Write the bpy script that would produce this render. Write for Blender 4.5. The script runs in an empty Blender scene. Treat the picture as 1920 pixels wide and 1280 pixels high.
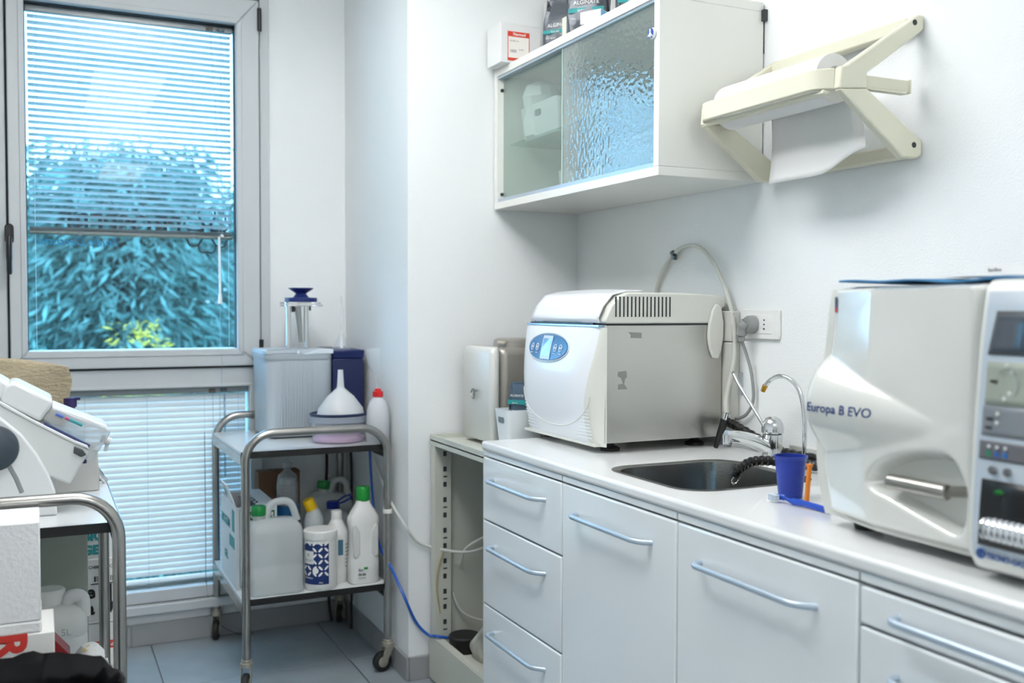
import bpy, bmesh, math, random
from mathutils import Matrix, Vector
random.seed(7)
PI = math.pi
SC = bpy.context.scene
COL = SC.collection
VL = bpy.context.view_layer

# ------------------------------------------------------------------ camera
cam_d = bpy.data.cameras.new('camera')
cam = bpy.data.objects.new('camera', cam_d)
COL.objects.link(cam)
cam_d.sensor_width = 36.0
cam_d.lens = 35.0
cam_d.clip_start = 0.02
_r = Vector((0.90369, -0.42818, 0.00207))
_f = Vector((0.42800, 0.90315, -0.03382))
_u = _r.cross(_f)
cam.matrix_world = Matrix(((_r.x, _u.x, -_f.x, 0.0), (_r.y, _u.y, -_f.y, 0.0), (_r.z, _u.z, -_f.z, 1.28), (0, 0, 0, 1)))
cam_d.dof.use_dof = True
cam_d.dof.focus_distance = 2.55
cam_d.dof.aperture_fstop = 2.8
SC.camera = cam

# ------------------------------------------------------------------ world, exposure
wd = bpy.data.worlds.new('World')
SC.world = wd
wd.use_nodes = True
_bg = wd.node_tree.nodes['Background']
_bg.inputs[0].default_value = (0.31, 0.65, 1.0, 1)
_bg.inputs[1].default_value = 6.8
SC.view_settings.view_transform = 'Standard'
SC.view_settings.look = 'None'
SC.view_settings.gamma = 1.0
SC.view_settings.use_curve_mapping = False
SC.view_settings.exposure = 0.17
LAMP_A = (33.0, 11.5)   # watts up, down of the pendant over the worktop
LAMP_FILL = (42.0, 9.5)    # unseen fill pendant added behind the viewer

# ------------------------------------------------------------------ helpers
def srgb(h):
    h = h.lstrip('#')
    out = []
    for i in (0, 2, 4):
        c = int(h[i:i + 2], 16) / 255.0
        out.append(c / 12.92 if c <= 0.04045 else ((c + 0.055) / 1.055) ** 2.4)
    return (out[0], out[1], out[2], 1.0)

MATS = {}
def mat(name, col='#cccccc', rough=0.5, metal=0.0, bump=0.0, bscale=60.0, var=0.0, vscale=6.0, coat=0.0,
        trans=0.0, emit=None, estr=0.0, spec=0.5, sss=0.0, ior=1.5, stretch=None, dirt=None):
    """Principled procedural material with optional colour variation and fine relief."""
    if name in MATS:
        return MATS[name]
    m = bpy.data.materials.new(name)
    m.use_nodes = True
    nt = m.node_tree
    b = nt.nodes['Principled BSDF']
    c = srgb(col) if isinstance(col, str) else col
    b.inputs['Base Color'].default_value = c
    b.inputs['Roughness'].default_value = rough
    b.inputs['Metallic'].default_value = metal
    b.inputs['Specular IOR Level'].default_value = spec
    b.inputs['Coat Weight'].default_value = coat
    b.inputs['Transmission Weight'].default_value = trans
    b.inputs['IOR'].default_value = ior
    if emit:
        b.inputs['Emission Color'].default_value = srgb(emit)
        b.inputs['Emission Strength'].default_value = estr
    tc = nt.nodes.new('ShaderNodeTexCoord')
    mp = nt.nodes.new('ShaderNodeMapping')
    nt.links.new(tc.outputs['Object'], mp.inputs[0])
    if stretch:
        mp.inputs['Scale'].default_value = stretch
    if var > 0:
        n = nt.nodes.new('ShaderNodeTexNoise')
        n.inputs['Scale'].default_value = vscale
        n.inputs['Detail'].default_value = 3
        nt.links.new(mp.outputs[0], n.inputs['Vector'])
        mx = nt.nodes.new('ShaderNodeMix')
        mx.data_type = 'RGBA'
        mx.inputs['A'].default_value = c
        d = srgb(dirt) if dirt else tuple(x * (1 - var) for x in c[:3]) + (1,)
        mx.inputs['B'].default_value = d
        mr = nt.nodes.new('ShaderNodeMapRange')
        mr.inputs['From Min'].default_value = 0.35
        mr.inputs['From Max'].default_value = 0.75
        mr.inputs['To Max'].default_value = 1.0 if not dirt else var
        nt.links.new(n.outputs['Fac'], mr.inputs[0])
        nt.links.new(mr.outputs[0], mx.inputs['Factor'])
        nt.links.new(mx.outputs['Result'], b.inputs['Base Color'])
    if bump > 0:
        n2 = nt.nodes.new('ShaderNodeTexNoise')
        n2.inputs['Scale'].default_value = bscale
        n2.inputs['Detail'].default_value = 2
        nt.links.new(mp.outputs[0], n2.inputs['Vector'])
        bp = nt.nodes.new('ShaderNodeBump')
        bp.inputs['Strength'].default_value = bump
        bp.inputs['Distance'].default_value = 0.004
        nt.links.new(n2.outputs['Fac'], bp.inputs['Height'])
        nt.links.new(bp.outputs[0], b.inputs['Normal'])
    MATS[name] = m
    return m

def thin(name, tint=(1, 1, 1), gloss=0.5, rough=0.0, body=None, bodyfac=0.0, bump=0.0, bscale=40, blur=0.0, ior=1.5, bdetail=1.0, bdist=0.004):
    """Thin clear sheet (glass, clear plastic): see-through with a fresnel reflection and an optional milky body."""
    if name in MATS:
        return MATS[name]
    m = bpy.data.materials.new(name)
    m.use_nodes = True
    nt = m.node_tree
    nt.nodes.clear()
    L = nt.links.new
    out = nt.nodes.new('ShaderNodeOutputMaterial')
    tr = nt.nodes.new('ShaderNodeBsdfTransparent')
    tr.inputs[0].default_value = (*tint, 1)
    cur = tr.outputs[0]
    if blur > 0:
        rf = nt.nodes.new('ShaderNodeBsdfRefraction')
        rf.inputs['Color'].default_value = (*tint, 1)
        rf.inputs['Roughness'].default_value = blur
        rf.inputs['IOR'].default_value = 1.02
        mx = nt.nodes.new('ShaderNodeMixShader')
        mx.inputs[0].default_value = 0.6
        L(cur, mx.inputs[1]); L(rf.outputs[0], mx.inputs[2])
        cur = mx.outputs[0]
    if bodyfac > 0:
        df = nt.nodes.new('ShaderNodeBsdfDiffuse')
        df.inputs[0].default_value = (*body, 1)
        tl = nt.nodes.new('ShaderNodeBsdfTranslucent')
        tl.inputs[0].default_value = (*body, 1)
        m0 = nt.nodes.new('ShaderNodeMixShader')
        m0.inputs[0].default_value = 0.4
        L(df.outputs[0], m0.inputs[1]); L(tl.outputs[0], m0.inputs[2])
        mx = nt.nodes.new('ShaderNodeMixShader')
        mx.inputs[0].default_value = bodyfac
        L(cur, mx.inputs[1]); L(m0.outputs[0], mx.inputs[2])
        cur = mx.outputs[0]
    gl = nt.nodes.new('ShaderNodeBsdfGlossy')
    gl.inputs['Roughness'].default_value = rough
    fr = nt.nodes.new('ShaderNodeFresnel')
    fr.inputs[0].default_value = ior
    mul = nt.nodes.new('ShaderNodeMath')
    mul.operation = 'MULTIPLY'
    mul.use_clamp = True
    mul.inputs[1].default_value = gloss * 2
    L(fr.outputs[0], mul.inputs[0])
    ge = nt.nodes.new('ShaderNodeNewGeometry')          # a sheet reflects from its outer faces only
    inv = nt.nodes.new('ShaderNodeMath'); inv.operation = 'SUBTRACT'; inv.inputs[0].default_value = 1.0
    L(ge.outputs['Backfacing'], inv.inputs[1])
    mul2 = nt.nodes.new('ShaderNodeMath'); mul2.operation = 'MULTIPLY'; mul2.use_clamp = True
    L(mul.outputs[0], mul2.inputs[0]); L(inv.outputs[0], mul2.inputs[1])
    if bump > 0:
        tc = nt.nodes.new('ShaderNodeTexCoord')
        n2 = nt.nodes.new('ShaderNodeTexNoise')
        n2.inputs['Scale'].default_value = bscale
        n2.inputs['Detail'].default_value = bdetail
        L(tc.outputs['Object'], n2.inputs['Vector'])
        bp = nt.nodes.new('ShaderNodeBump')
        bp.inputs['Strength'].default_value = bump
        bp.inputs['Distance'].default_value = bdist
        L(n2.outputs['Fac'], bp.inputs['Height'])
        L(bp.outputs[0], gl.inputs['Normal'])
    fin = nt.nodes.new('ShaderNodeMixShader')
    L(mul2.outputs[0], fin.inputs[0]); L(cur, fin.inputs[1]); L(gl.outputs[0], fin.inputs[2])
    L(fin.outputs[0], out.inputs[0])
    MATS[name] = m
    return m

def transl(name, col, fac=0.3, rough=0.5):
    """White plastic or paper that lets some light through."""
    if name in MATS:
        return MATS[name]
    m = mat(name, col, rough)
    nt = m.node_tree
    b = nt.nodes['Principled BSDF']
    out = [n for n in nt.nodes if n.type == 'OUTPUT_MATERIAL'][0]
    tl = nt.nodes.new('ShaderNodeBsdfTranslucent')
    tl.inputs[0].default_value = srgb(col)
    mx = nt.nodes.new('ShaderNodeMixShader')
    mx.inputs[0].default_value = fac
    nt.links.new(b.outputs[0], mx.inputs[1]); nt.links.new(tl.outputs[0], mx.inputs[2])
    nt.links.new(mx.outputs[0], out.inputs[0])
    return m

def rootloc(o):
    v = Vector((0, 0, 0))
    while o is not None:
        v = v + o.location
        o = o.parent
    return v

class MB:
    """Collects shapes in world coordinates; build() links them as one mesh."""
    def __init__(s):
        s.v = []; s.f = []
    def add(s, vs, fs):
        o = len(s.v)
        s.v += [tuple(v) for v in vs]
        s.f += [tuple(i + o for i in f) for f in fs]
        return s
    def box(s, x0, x1, y0, y1, z0, z1):
        vs = [(x, y, z) for z in (z0, z1) for y in (y0, y1) for x in (x0, x1)]
        return s.add(vs, [(0, 2, 3, 1), (4, 5, 7, 6), (0, 1, 5, 4), (2, 6, 7, 3), (0, 4, 6, 2), (1, 3, 7, 5)])
    def prism(s, pts, axis, a, b):
        def P(p, t):
            if axis == 'x': return (t, p[0], p[1])
            if axis == 'y': return (p[0], t, p[1])
            return (p[0], p[1], t)
        n = len(pts)
        vs = [P(p, a) for p in pts] + [P(p, b) for p in pts]
        fs = [tuple(range(n)), tuple(range(2 * n - 1, n - 1, -1))]
        fs += [(i, i + n, (i + 1) % n + n, (i + 1) % n) for i in range(n)]
        return s.add(vs, fs)
    def lathe(s, prof, c=(0, 0, 0), n=28, axis='z', sx=1.0, sy=1.0, caps=True):
        vs = []
        for (r, z) in prof:
            for i in range(n):
                a = 2 * PI * i / n
                p = (r * math.cos(a) * sx, r * math.sin(a) * sy, z)
                if axis == 'x': p = (p[2], p[0], p[1])
                elif axis == 'y': p = (p[0], p[2], p[1])
                vs.append((p[0] + c[0], p[1] + c[1], p[2] + c[2]))
        fs = []
        for k in range(len(prof) - 1):
            for i in range(n):
                j = (i + 1) % n
                fs.append((k * n + i, k * n + j, (k + 1) * n + j, (k + 1) * n + i))
        if caps:
            if prof[0][0] > 1e-6: fs.append(tuple(range(n - 1, -1, -1)))
            if prof[-1][0] > 1e-6: fs.append(tuple((len(prof) - 1) * n + i for i in range(n)))
        return s.add(vs, fs)
    def tube(s, pts, r, n=10, caps=True, flat=1.0):
        pts = [Vector(p) for p in pts]
        N = len(pts)
        rs = r if isinstance(r, (list, tuple)) else [r] * N
        vs = []; fs = []
        up = Vector((0, 0, 1))
        t0 = (pts[1] - pts[0]).normalized()
        if abs(t0.dot(up)) > 0.95: up = Vector((1, 0, 0))
        nrm = (up - t0 * up.dot(t0)).normalized()
        for i, p in enumerate(pts):
            if i == 0: t = pts[1] - pts[0]
            elif i == N - 1: t = pts[-1] - pts[-2]
            else: t = (pts[i + 1] - pts[i]).normalized() + (pts[i] - pts[i - 1]).normalized()
            if t.length < 1e-9: t = t0
            t = t.normalized()
            nrm = nrm - t * nrm.dot(t)
            nrm = nrm.normalized() if nrm.length > 1e-6 else t.orthogonal().normalized()
            bn = t.cross(nrm)
            for k in range(n):
                a = 2 * PI * k / n
                vs.append(p + nrm * math.cos(a) * rs[i] + bn * math.sin(a) * rs[i] * flat)
        for i in range(N - 1):
            for k in range(n):
                j = (k + 1) % n
                fs.append((i * n + k, i * n + j, (i + 1) * n + j, (i + 1) * n + k))
        if caps:
            fs.append(tuple(range(n - 1, -1, -1)))
            fs.append(tuple((N - 1) * n + k for k in range(n)))
        return s.add(vs, fs)
    def grid(s, fn, nu, nv, closeu=False):
        vs = [fn(i / nu, j / nv) for j in range(nv + 1) for i in range(nu + 1)]
        fs = [(j * (nu + 1) + i, j * (nu + 1) + i + 1, (j + 1) * (nu + 1) + i + 1, (j + 1) * (nu + 1) + i) for j in range(nv) for i in range(nu)]
        return s.add(vs, fs)
    def loft(s, rings, caps=True):
        n = len(rings[0]); vs = [p for r in rings for p in r]; fs = []
        for k in range(len(rings) - 1):
            for i in range(n):
                j = (i + 1) % n
                fs.append((k * n + i, k * n + j, (k + 1) * n + j, (k + 1) * n + i))
        if caps:
            fs.append(tuple(range(n - 1, -1, -1)))
            fs.append(tuple((len(rings) - 1) * n + i for i in range(n)))
        return s.add(vs, fs)
    def xf(s, M):
        s.v = [tuple(M @ Vector(v)) for v in s.v]
        return s
    def build(s, name, m, parent=None, bevel=0.0, seg=2, ang=40, sub=0, solid=0.0, local=False, weld=True):
        me = bpy.data.meshes.new(name)
        vs = s.v
        if parent is not None and not local:
            L = rootloc(parent)
            vs = [(v[0] - L.x, v[1] - L.y, v[2] - L.z) for v in vs]
        me.from_pydata(vs, [], s.f)
        bm = bmesh.new(); bm.from_mesh(me)
        if weld: bmesh.ops.remove_doubles(bm, verts=bm.verts, dist=1e-6)
        bmesh.ops.recalc_face_normals(bm, faces=bm.faces)
        bm.to_mesh(me); bm.free()
        for p in me.polygons: p.use_smooth = True
        me.set_sharp_from_angle(angle=math.radians(ang))
        me.materials.append(m)
        o = bpy.data.objects.new(name, me)
        COL.objects.link(o)
        if parent is not None: o.parent = parent
        if solid:
            q = o.modifiers.new('solid', 'SOLIDIFY'); q.thickness = solid; q.offset = 0
        if bevel:
            q = o.modifiers.new('bevel', 'BEVEL'); q.width = bevel; q.segments = seg; q.limit_method = 'ANGLE'; q.angle_limit = math.radians(35)
            q.harden_normals = False
        if sub:
            q = o.modifiers.new('sub', 'SUBSURF'); q.levels = sub; q.render_levels = sub
        return o

def tag(o, label, cat, group=None):
    o['label'] = label; o['category'] = cat
    if group: o['group'] = group
    return o
def thing(name, label, cat, loc, group=None, rz=0.0):
    o = bpy.data.objects.new(name, None)
    COL.objects.link(o)
    o.empty_display_size = 0.05
    o.location = loc
    o.rotation_euler = (0, 0, rz)
    return tag(o, label, cat, group)
def struct(o):
    o['kind'] = 'structure'
    return o
def copy_tree(o, parent=None):
    c = o.copy(); COL.objects.link(c)
    if parent is not None: c.parent = parent
    for ch in list(o.children): copy_tree(ch, c)
    return c
def inst(src, name, parent, loc=(0, 0, 0), rot=None):
    o = bpy.data.objects.new(name, src.data)
    COL.objects.link(o)
    o.parent = parent
    o.location = loc
    if rot: o.rotation_euler = rot
    for md in src.modifiers:
        q = o.modifiers.new(md.name, md.type)
        if md.type == 'BEVEL':
            q.width = md.width; q.segments = md.segments; q.limit_method = 'ANGLE'; q.angle_limit = md.angle_limit
    return o
def spline(pts, k=6, closed=False):
    P = [Vector(p) for p in pts]
    n = len(P); out = []
    for i in range(n if closed else n - 1):
        p0 = P[(i - 1) % n] if (closed or i > 0) else P[0] * 2 - P[1]
        p1 = P[i]; p2 = P[(i + 1) % n]
        p3 = P[(i + 2) % n] if (closed or i < n - 2) else P[-1] * 2 - P[-2]
        for j in range(k):
            t = j / k
            out.append(0.5 * ((2 * p1) + (p2 - p0) * t + (2 * p0 - 5 * p1 + 4 * p2 - p3) * t * t + (3 * p1 - p0 - 3 * p2 + p3) * t ** 3))
    if not closed: out.append(P[-1])
    return out
def fillet(pts, r, k=7):
    P = [Vector(p) for p in pts]
    out = [P[0]]
    for i in range(1, len(P) - 1):
        a = (P[i - 1] - P[i]).normalized(); b = (P[i + 1] - P[i]).normalized()
        rr = min(r, (P[i - 1] - P[i]).length * 0.49, (P[i + 1] - P[i]).length * 0.49)
        ha = math.acos(max(-1, min(1, a.dot(b)))) / 2
        d = rr
        R = d * math.tan(ha)
        ctr = P[i] + (a + b).normalized() * math.sqrt(R * R + d * d)
        s0 = P[i] + a * d - ctr; s1 = P[i] + b * d - ctr
        tot = s0.angle(s1)
        for j in range(k + 1):
            t = j / k
            q = (s0 * math.sin((1 - t) * tot) + s1 * math.sin(t * tot)) / math.sin(tot) if tot > 1e-4 else s0
            out.append(ctr + q)
    out.append(P[-1])
    return out
def rrect(x0, x1, y0, y1, r, k=5):
    out = []
    for (cx, cy, a0) in ((x1 - r, y1 - r, 0), (x0 + r, y1 - r, 90), (x0 + r, y0 + r, 180), (x1 - r, y0 + r, 270)):
        for j in range(k + 1):
            a = math.radians(a0 + 90 * j / k)
            out.append((cx + r * math.cos(a), cy + r * math.sin(a)))
    return out
def frame(o, right, up):
    r = Vector(right).normalized(); u = Vector(up).normalized(); n = r.cross(u)
    return Matrix(((r.x, u.x, n.x, o[0]), (r.y, u.y, n.y, o[1]), (r.z, u.z, n.z, o[2]), (0, 0, 0, 1)))
FACE_L = ((0, -1, 0), (0, 0, 1))      # on a face that looks to -X
FACE_F = ((1, 0, 0), (0, 0, 1))       # on a face that looks to -Y
def text(s, size, m, parent, M, name='lettering', align='LEFT', shear=0.0, wx=1.0, ext=0.0004, bold=0.0, local=False, mapf=None):
    cu = bpy.data.curves.new('t', 'FONT')
    cu.body = s; cu.size = size; cu.align_x = align; cu.shear = shear; cu.extrude = ext; cu.offset = bold
    cu.resolution_u = 3
    to = bpy.data.objects.new('t', cu); COL.objects.link(to)
    VL.update()
    me = bpy.data.meshes.new_from_object(to.evaluated_get(bpy.context.evaluated_depsgraph_get()))
    bpy.data.objects.remove(to); bpy.data.curves.remove(cu)
    L = Vector((0, 0, 0)) if (local or parent is None) else rootloc(parent)
    for v in me.vertices:
        p = M @ Vector((v.co.x * wx, v.co.y, v.co.z))
        if mapf: p = Vector(mapf(p))
        v.co = p - L
    me.materials.clear(); me.materials.append(m)
    me.name = name
    o = bpy.data.objects.new(name, me); COL.objects.link(o)
    if parent is not None: o.parent = parent
    return o
def smooth(a, b, x):
    t = max(0.0, min(1.0, (x - a) / (b - a)))
    return t * t * (3 - 2 * t)

# ------------------------------------------------------------------ materials
M_wall = mat('wall_paint', '#ebeeee', 0.75, bump=0.25, bscale=220, var=0.03, vscale=1.5)
M_ceil = mat('ceiling_paint', '#f0f0ee', 0.8)
M_tile = mat('floor_tile', '#949ea4', 0.22, var=0.10, vscale=9, bump=0.05, bscale=90)
M_grout = mat('grout', '#5a6064', 0.9)
M_skirt = mat('skirting_tile', '#97999a', 0.4, var=0.08, vscale=8)
M_alu = mat('window_aluminium', '#c3c8ca', 0.42, var=0.03)
M_gasket = mat('rubber_gasket', '#2a3234', 0.7)
M_black = mat('black_plastic', '#0c0d0e', 0.35)
M_blackrub = mat('black_rubber', '#111112', 0.6)
M_chrome = mat('chrome', '#d8dadb', 0.08, metal=1.0)
M_steel = mat('brushed_steel', '#b4b4b0', 0.30, metal=1.0, bump=0.04, bscale=300, stretch=(1, 1, 0.05), var=0.06)
M_tubesteel = mat('trolley_tube_steel', '#aeaca8', 0.27, metal=1.0, var=0.18, vscale=14)
M_white = mat('white_laminate', '#e9ebea', 0.25, coat=0.3)
M_gloss = mat('gloss_white_lacquer', '#ebf0f1', 0.12, coat=0.5)
M_cream = mat('cream_plastic', '#dddbc6', 0.38)
M_off = mat('offwhite_plastic', '#e4e6e1', 0.30, coat=0.2)
M_paper = mat('paper_white', '#eeeeec', 0.85)
M_card = mat('white_card', '#e3e4e3', 0.65, var=0.03)
M_brown = mat('brown_cardboard', '#6b4c34', 0.8, var=0.1)
M_hand = mat('handle_satin_aluminium', '#c3d2df', 0.32, metal=0.55)
M_pane = thin('window_glass', (0.97, 0.985, 0.99), 0.2)
M_red = mat('print_red', '#d8442e', 0.5)
M_ink = mat('print_black', '#1c1e20', 0.6)
M_grey = mat('print_grey', '#8a8f90', 0.6)
M_green = mat('print_green', '#1f6a45', 0.6)
M_teal = mat('print_teal', '#2a9294', 0.6)
M_blue = mat('print_blue', '#2d5aa6', 0.5)
M_navy = mat('navy_plastic', '#16255c', 0.4)
M_hdpe = transl('milky_polyethylene', '#e8eae8', 0.25, 0.4)
M_clearjug = thin('clear_jug_plastic', (0.95, 0.97, 0.97), 0.3, 0.08, body=(0.88, 0.91, 0.91), bodyfac=0.55)
# ================================================================== the room
X0, X1, Y0, Y1, ZC = -1.55, 1.785, -1.9, 3.97, 2.78
struct(MB().box(X0 - .1, X1 + .1, Y0 - .1, 4.22, -.12, -.004).build('floor', M_grout))
floor = bpy.data.objects['floor']
px = 0.637
tile0 = MB().box(0, px - .004, 0, px - .004, -.004, 0.0).build('floor_tile', M_tile, floor, bevel=.0012, seg=1, local=True)
xs = [1.003 - px * k for k in range(-1, 5)]
ys = [3.49 - px * k for k in range(0, 9)] 
first = True
for x in xs:
    for k, y in enumerate([3.49] + [3.49 - px * (i + 1) for i in range(8)]):
        if x + px > X1 + .1 and False: continue
        if first:
            tile0.location = (x, y, 0); first = False
        else:
            inst(tile0, 'floor_tile', floor, (x, y, 0))
struct(MB().box(X0 - .1, X1 + .1, Y0 - .1, 4.22, ZC, ZC + .1).build('ceiling', M_ceil))
struct(MB().box(X1, X1 + .1, Y0 - .1, 4.22, -.004, ZC).build('wall_right', M_wall))
struct(MB().box(X0 - .1, X0, Y0 - .1, 4.22, -.004, ZC).build('wall_left', M_wall))
struct(MB().box(X0, X1, Y0 - .1, Y0, -.004, ZC).build('wall_front', M_wall))
WX0, WX1, WZ0, WZ1 = -.17, .82, .125, 2.56
w = MB()
w.box(WX1, X1, Y1, 4.22, -.004, ZC).box(X0, WX0, Y1, 4.22, -.004, ZC)
w.box(WX0, WX1, Y1, 4.22, -.004, WZ0).box(WX0, WX1, Y1, 4.22, WZ1, ZC)
struct(w.build('wall_back', M_wall))
# the pier that stands out beside the window
CX, CY = 1.128, 3.205
struct(MB().box(CX, X1 + .02, CY, Y1 + .01, -.004, ZC).build('wall_pier', M_wall))
# skirting tiles
def skirting(name, x0, x1, y0, y1, n, along):
    e = bpy.data.objects.new(name, None); COL.objects.link(e); struct(e)
    e.location = (x0, y0, 0)
    for i in range(n):
        if along == 'x':
            a = x0 + (x1 - x0) * i / n; b = x0 + (x1 - x0) * (i + 1) / n - .003
            MB().box(a, b, y0, y1, 0, .083).build('skirting_tile', M_skirt, e, bevel=.003)
        else:
            a = y0 + (y1 - y0) * i / n; b = y0 + (y1 - y0) * (i + 1) / n - .003
            MB().box(x0, x1, a, b, 0, .083).build('skirting_tile', M_skirt, e, bevel=.003)
    return e
skirting('baseboard_back', -.065 - .46, CX - .012, Y1 - .011, Y1, 4, 'x')
skirting('baseboard_pier', CX - .011, CX, CY - .011, Y1 - .012, 2, 'y')
skirting('baseboard_front', CX + .001, X1, CY - .011, CY, 2, 'x')

# ---------------------------------------------------------------- window
win = bpy.data.objects.new('window_1', None); COL.objects.link(win); struct(win)
win.location = (.32, Y1, WZ0)
def ring(name, x0, x1, z0, z1, wl, wr, wb, wt, y0, y1, m, parent, bevel=.003):
    """four mitred frame members, each its own piece"""
    ix0, ix1, iz0, iz1 = x0 + wl, x1 - wr, z0 + wb, z1 - wt
    for pts in ([(x0, z0), (ix0, iz0), (ix0, iz1), (x0, z1)], [(x1, z0), (x1, z1), (ix1, iz1), (ix1, iz0)],
                [(x0, z0), (x1, z0), (ix1, iz0), (ix0, iz0)], [(x0, z1), (ix0, iz1), (ix1, iz1), (x1, z1)]):
        MB().prism(pts, 'y', y0, y1).build(name, m, parent, bevel=bevel)
# fixed outer frame, transom, sash, beads
ring('outer_frame', WX0, WX1, WZ0, WZ1, .066, .036, .045, .085, 3.955, 4.05, M_alu, win)
MB().box(-.104, .79, 3.952, 4.05, .982, 1.046).build('transom', M_alu, win, bevel=.003)
MB().box(-.104, .785, 3.960, 4.05, 1.046, 1.056).box(-.104, -.094, 3.962, 4.05, 1.05, 2.47).box(.776, .785, 3.962, 4.05, 1.05, 2.47).box(-.1, .785, 3.962, 4.05, 2.462, 2.475).build('gasket', M_gasket, win)
ring('sash', -.096, .7775, 1.054, 2.463, .056, .084, .068, .095, 3.932, 4.03, M_alu, win, .005)
ring('glazing_bead', -.060, .712, 1.095, 2.385, .020, .022, .026, .022, 3.927, 3.99, M_alu, win, .004)
ring('glazing_seal', -.041, .691, 1.12, 2.364, .004, .004, .0, .005, 3.955, 3.992, M_gasket, win, 0)
# lower fixed light
ring('lower_frame', -.104, .785, .165, .985, .06, .048, .045, .012, 3.945, 4.05, M_alu, win)
MB().box(-.17, .82, 3.925, 4.0, .125, .160).build('window_sill', M_alu, win, bevel=.004)
for (z0, z1, n) in ((1.12, 2.364, 'pane'), (.208, .974, 'pane')):
    xa, xb = (-.041, .691) if z0 > 1 else (-.045, .738)
    MB().box(xa, xb, 3.978, 3.981, z0, z1).build(n, M_pane, win)
    MB().box(xa, xb, 4.022, 4.025, z0, z1).build(n, M_pane, win)
# handle and hinges
hd = MB().prism(rrect(-.109, -.080, 1.50, 1.572, .0145), 'y', 3.918, 3.932).build('handle_plate', M_black, win, bevel=.003)
hb = MB().tube([(-.0945, 3.922, 1.515), (-.0945, 3.885, 1.512)], .010, 14)
hb.tube(spline([(-.0945, 3.888, 1.52), (-.0945, 3.882, 1.50), (-.094, 3.878, 1.45), (-.094, 3.880, 1.392)], 5), [.0125] * 5 + [.0135] * 6 + [.012] * 4 + [.010], 14, flat=.8)
hb.build('handle_lever', M_black, win)
for z0, z1 in ((2.345, 2.432), (1.055, 1.155)):
    MB().tube([(.779, 3.926, z0), (.779, 3.926, z1)], .0085, 14).build('hinge', M_black, win, bevel=.002)

# ---------------------------------------------------------------- blinds between the panes
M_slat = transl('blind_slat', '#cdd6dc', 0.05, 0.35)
M_rail = mat('blind_rail', '#9b9fa1', 0.4, metal=0.2)
M_cord = thin('blind_cord', (0.75, 0.8, 0.85), 0.2, 0.2, body=(.55, .65, .75), bodyfac=.6)
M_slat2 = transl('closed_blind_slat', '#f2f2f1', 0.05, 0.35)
def slat_mesh(w, width, tilt, parent, curve):
    # curved strip, inner (room) edge towards -Y
    s = MB()
    n = 6
    def pt(u, v):
        t = (v - .5) * width
        h = curve * (1 - (2 * v - 1) ** 2)
        y = t * math.cos(tilt) - h * math.sin(tilt) * -1
        z = -t * math.sin(tilt) + h * math.cos(tilt)
        return (u * w - w / 2, y, z)
    s.grid(pt, 1, n)
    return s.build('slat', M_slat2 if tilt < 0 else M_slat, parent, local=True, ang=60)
def blind(name, label, x0, x1, ztop, zbot, tilt, curve, nbunch, yb=4.0):
    b = thing(name, label, 'blind', ((x0 + x1) / 2, yb, zbot))
    cx = (x0 + x1) / 2
    MB().box(x0, x1, yb - .014, yb + .014, ztop, ztop + .022).build('headrail', M_rail, b, bevel=.002)
    pitch = .0222
    n = int((ztop - zbot - .03) / pitch)
    s0 = None
    for i in range(n):
        z = ztop - .016 - pitch * i - zbot
        if s0 is None:
            s0 = slat_mesh(x1 - x0 - .012, .025, tilt, b, curve); s0.location = (0, 0, z)
        else:
            inst(s0, 'slat', b, (0, 0, z))
    zb = zbot
    MB().box(x0 + .002, x1 - .002, yb - .012, yb + .012, zb - .009, zb + .006).build('bottom_rail', mat('blind_bottom_rail', '#77807f', .35, metal=.4), b, bevel=.004)
    for k in range(nbunch):
        inst(s0, 'slat', b, (0, 0, .010 + .0035 * k))
    for fx in (.05, .24, .52, .79, .955):
        xx = x0 + (x1 - x0) * fx
        MB().tube([(xx, yb - .0128, zb), (xx, yb - .0128, ztop)], .0005, 5).build('ladder_cord', M_cord, b)
        if fx in (.24, .52, .79):
            MB().box(xx - .008, xx + .008, yb - .0145, yb - .011, zb - .010, zb + .006).build('rail_clip', thin('clip_clear', (.8, .85, .9), .4, .1, body=(.7, .75, .8), bodyfac=.3), b)
    for fx in (.035, .975):
        xx = x0 + (x1 - x0) * fx
        MB().tube([(xx, yb, zbot if zbot < .5 else 1.128), (xx, yb, ztop)], .0009, 6).build('guide_wire', mat('guide_wire', '#cfe6f2', .3), b)
    return b
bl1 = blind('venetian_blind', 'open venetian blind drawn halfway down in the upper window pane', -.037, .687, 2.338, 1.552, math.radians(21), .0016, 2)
bl2 = blind('venetian_blind', 'closed white venetian blind covering the whole lower window pane', -.041, .734, .948, .222, math.radians(-74), .0036, 1)
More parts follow.
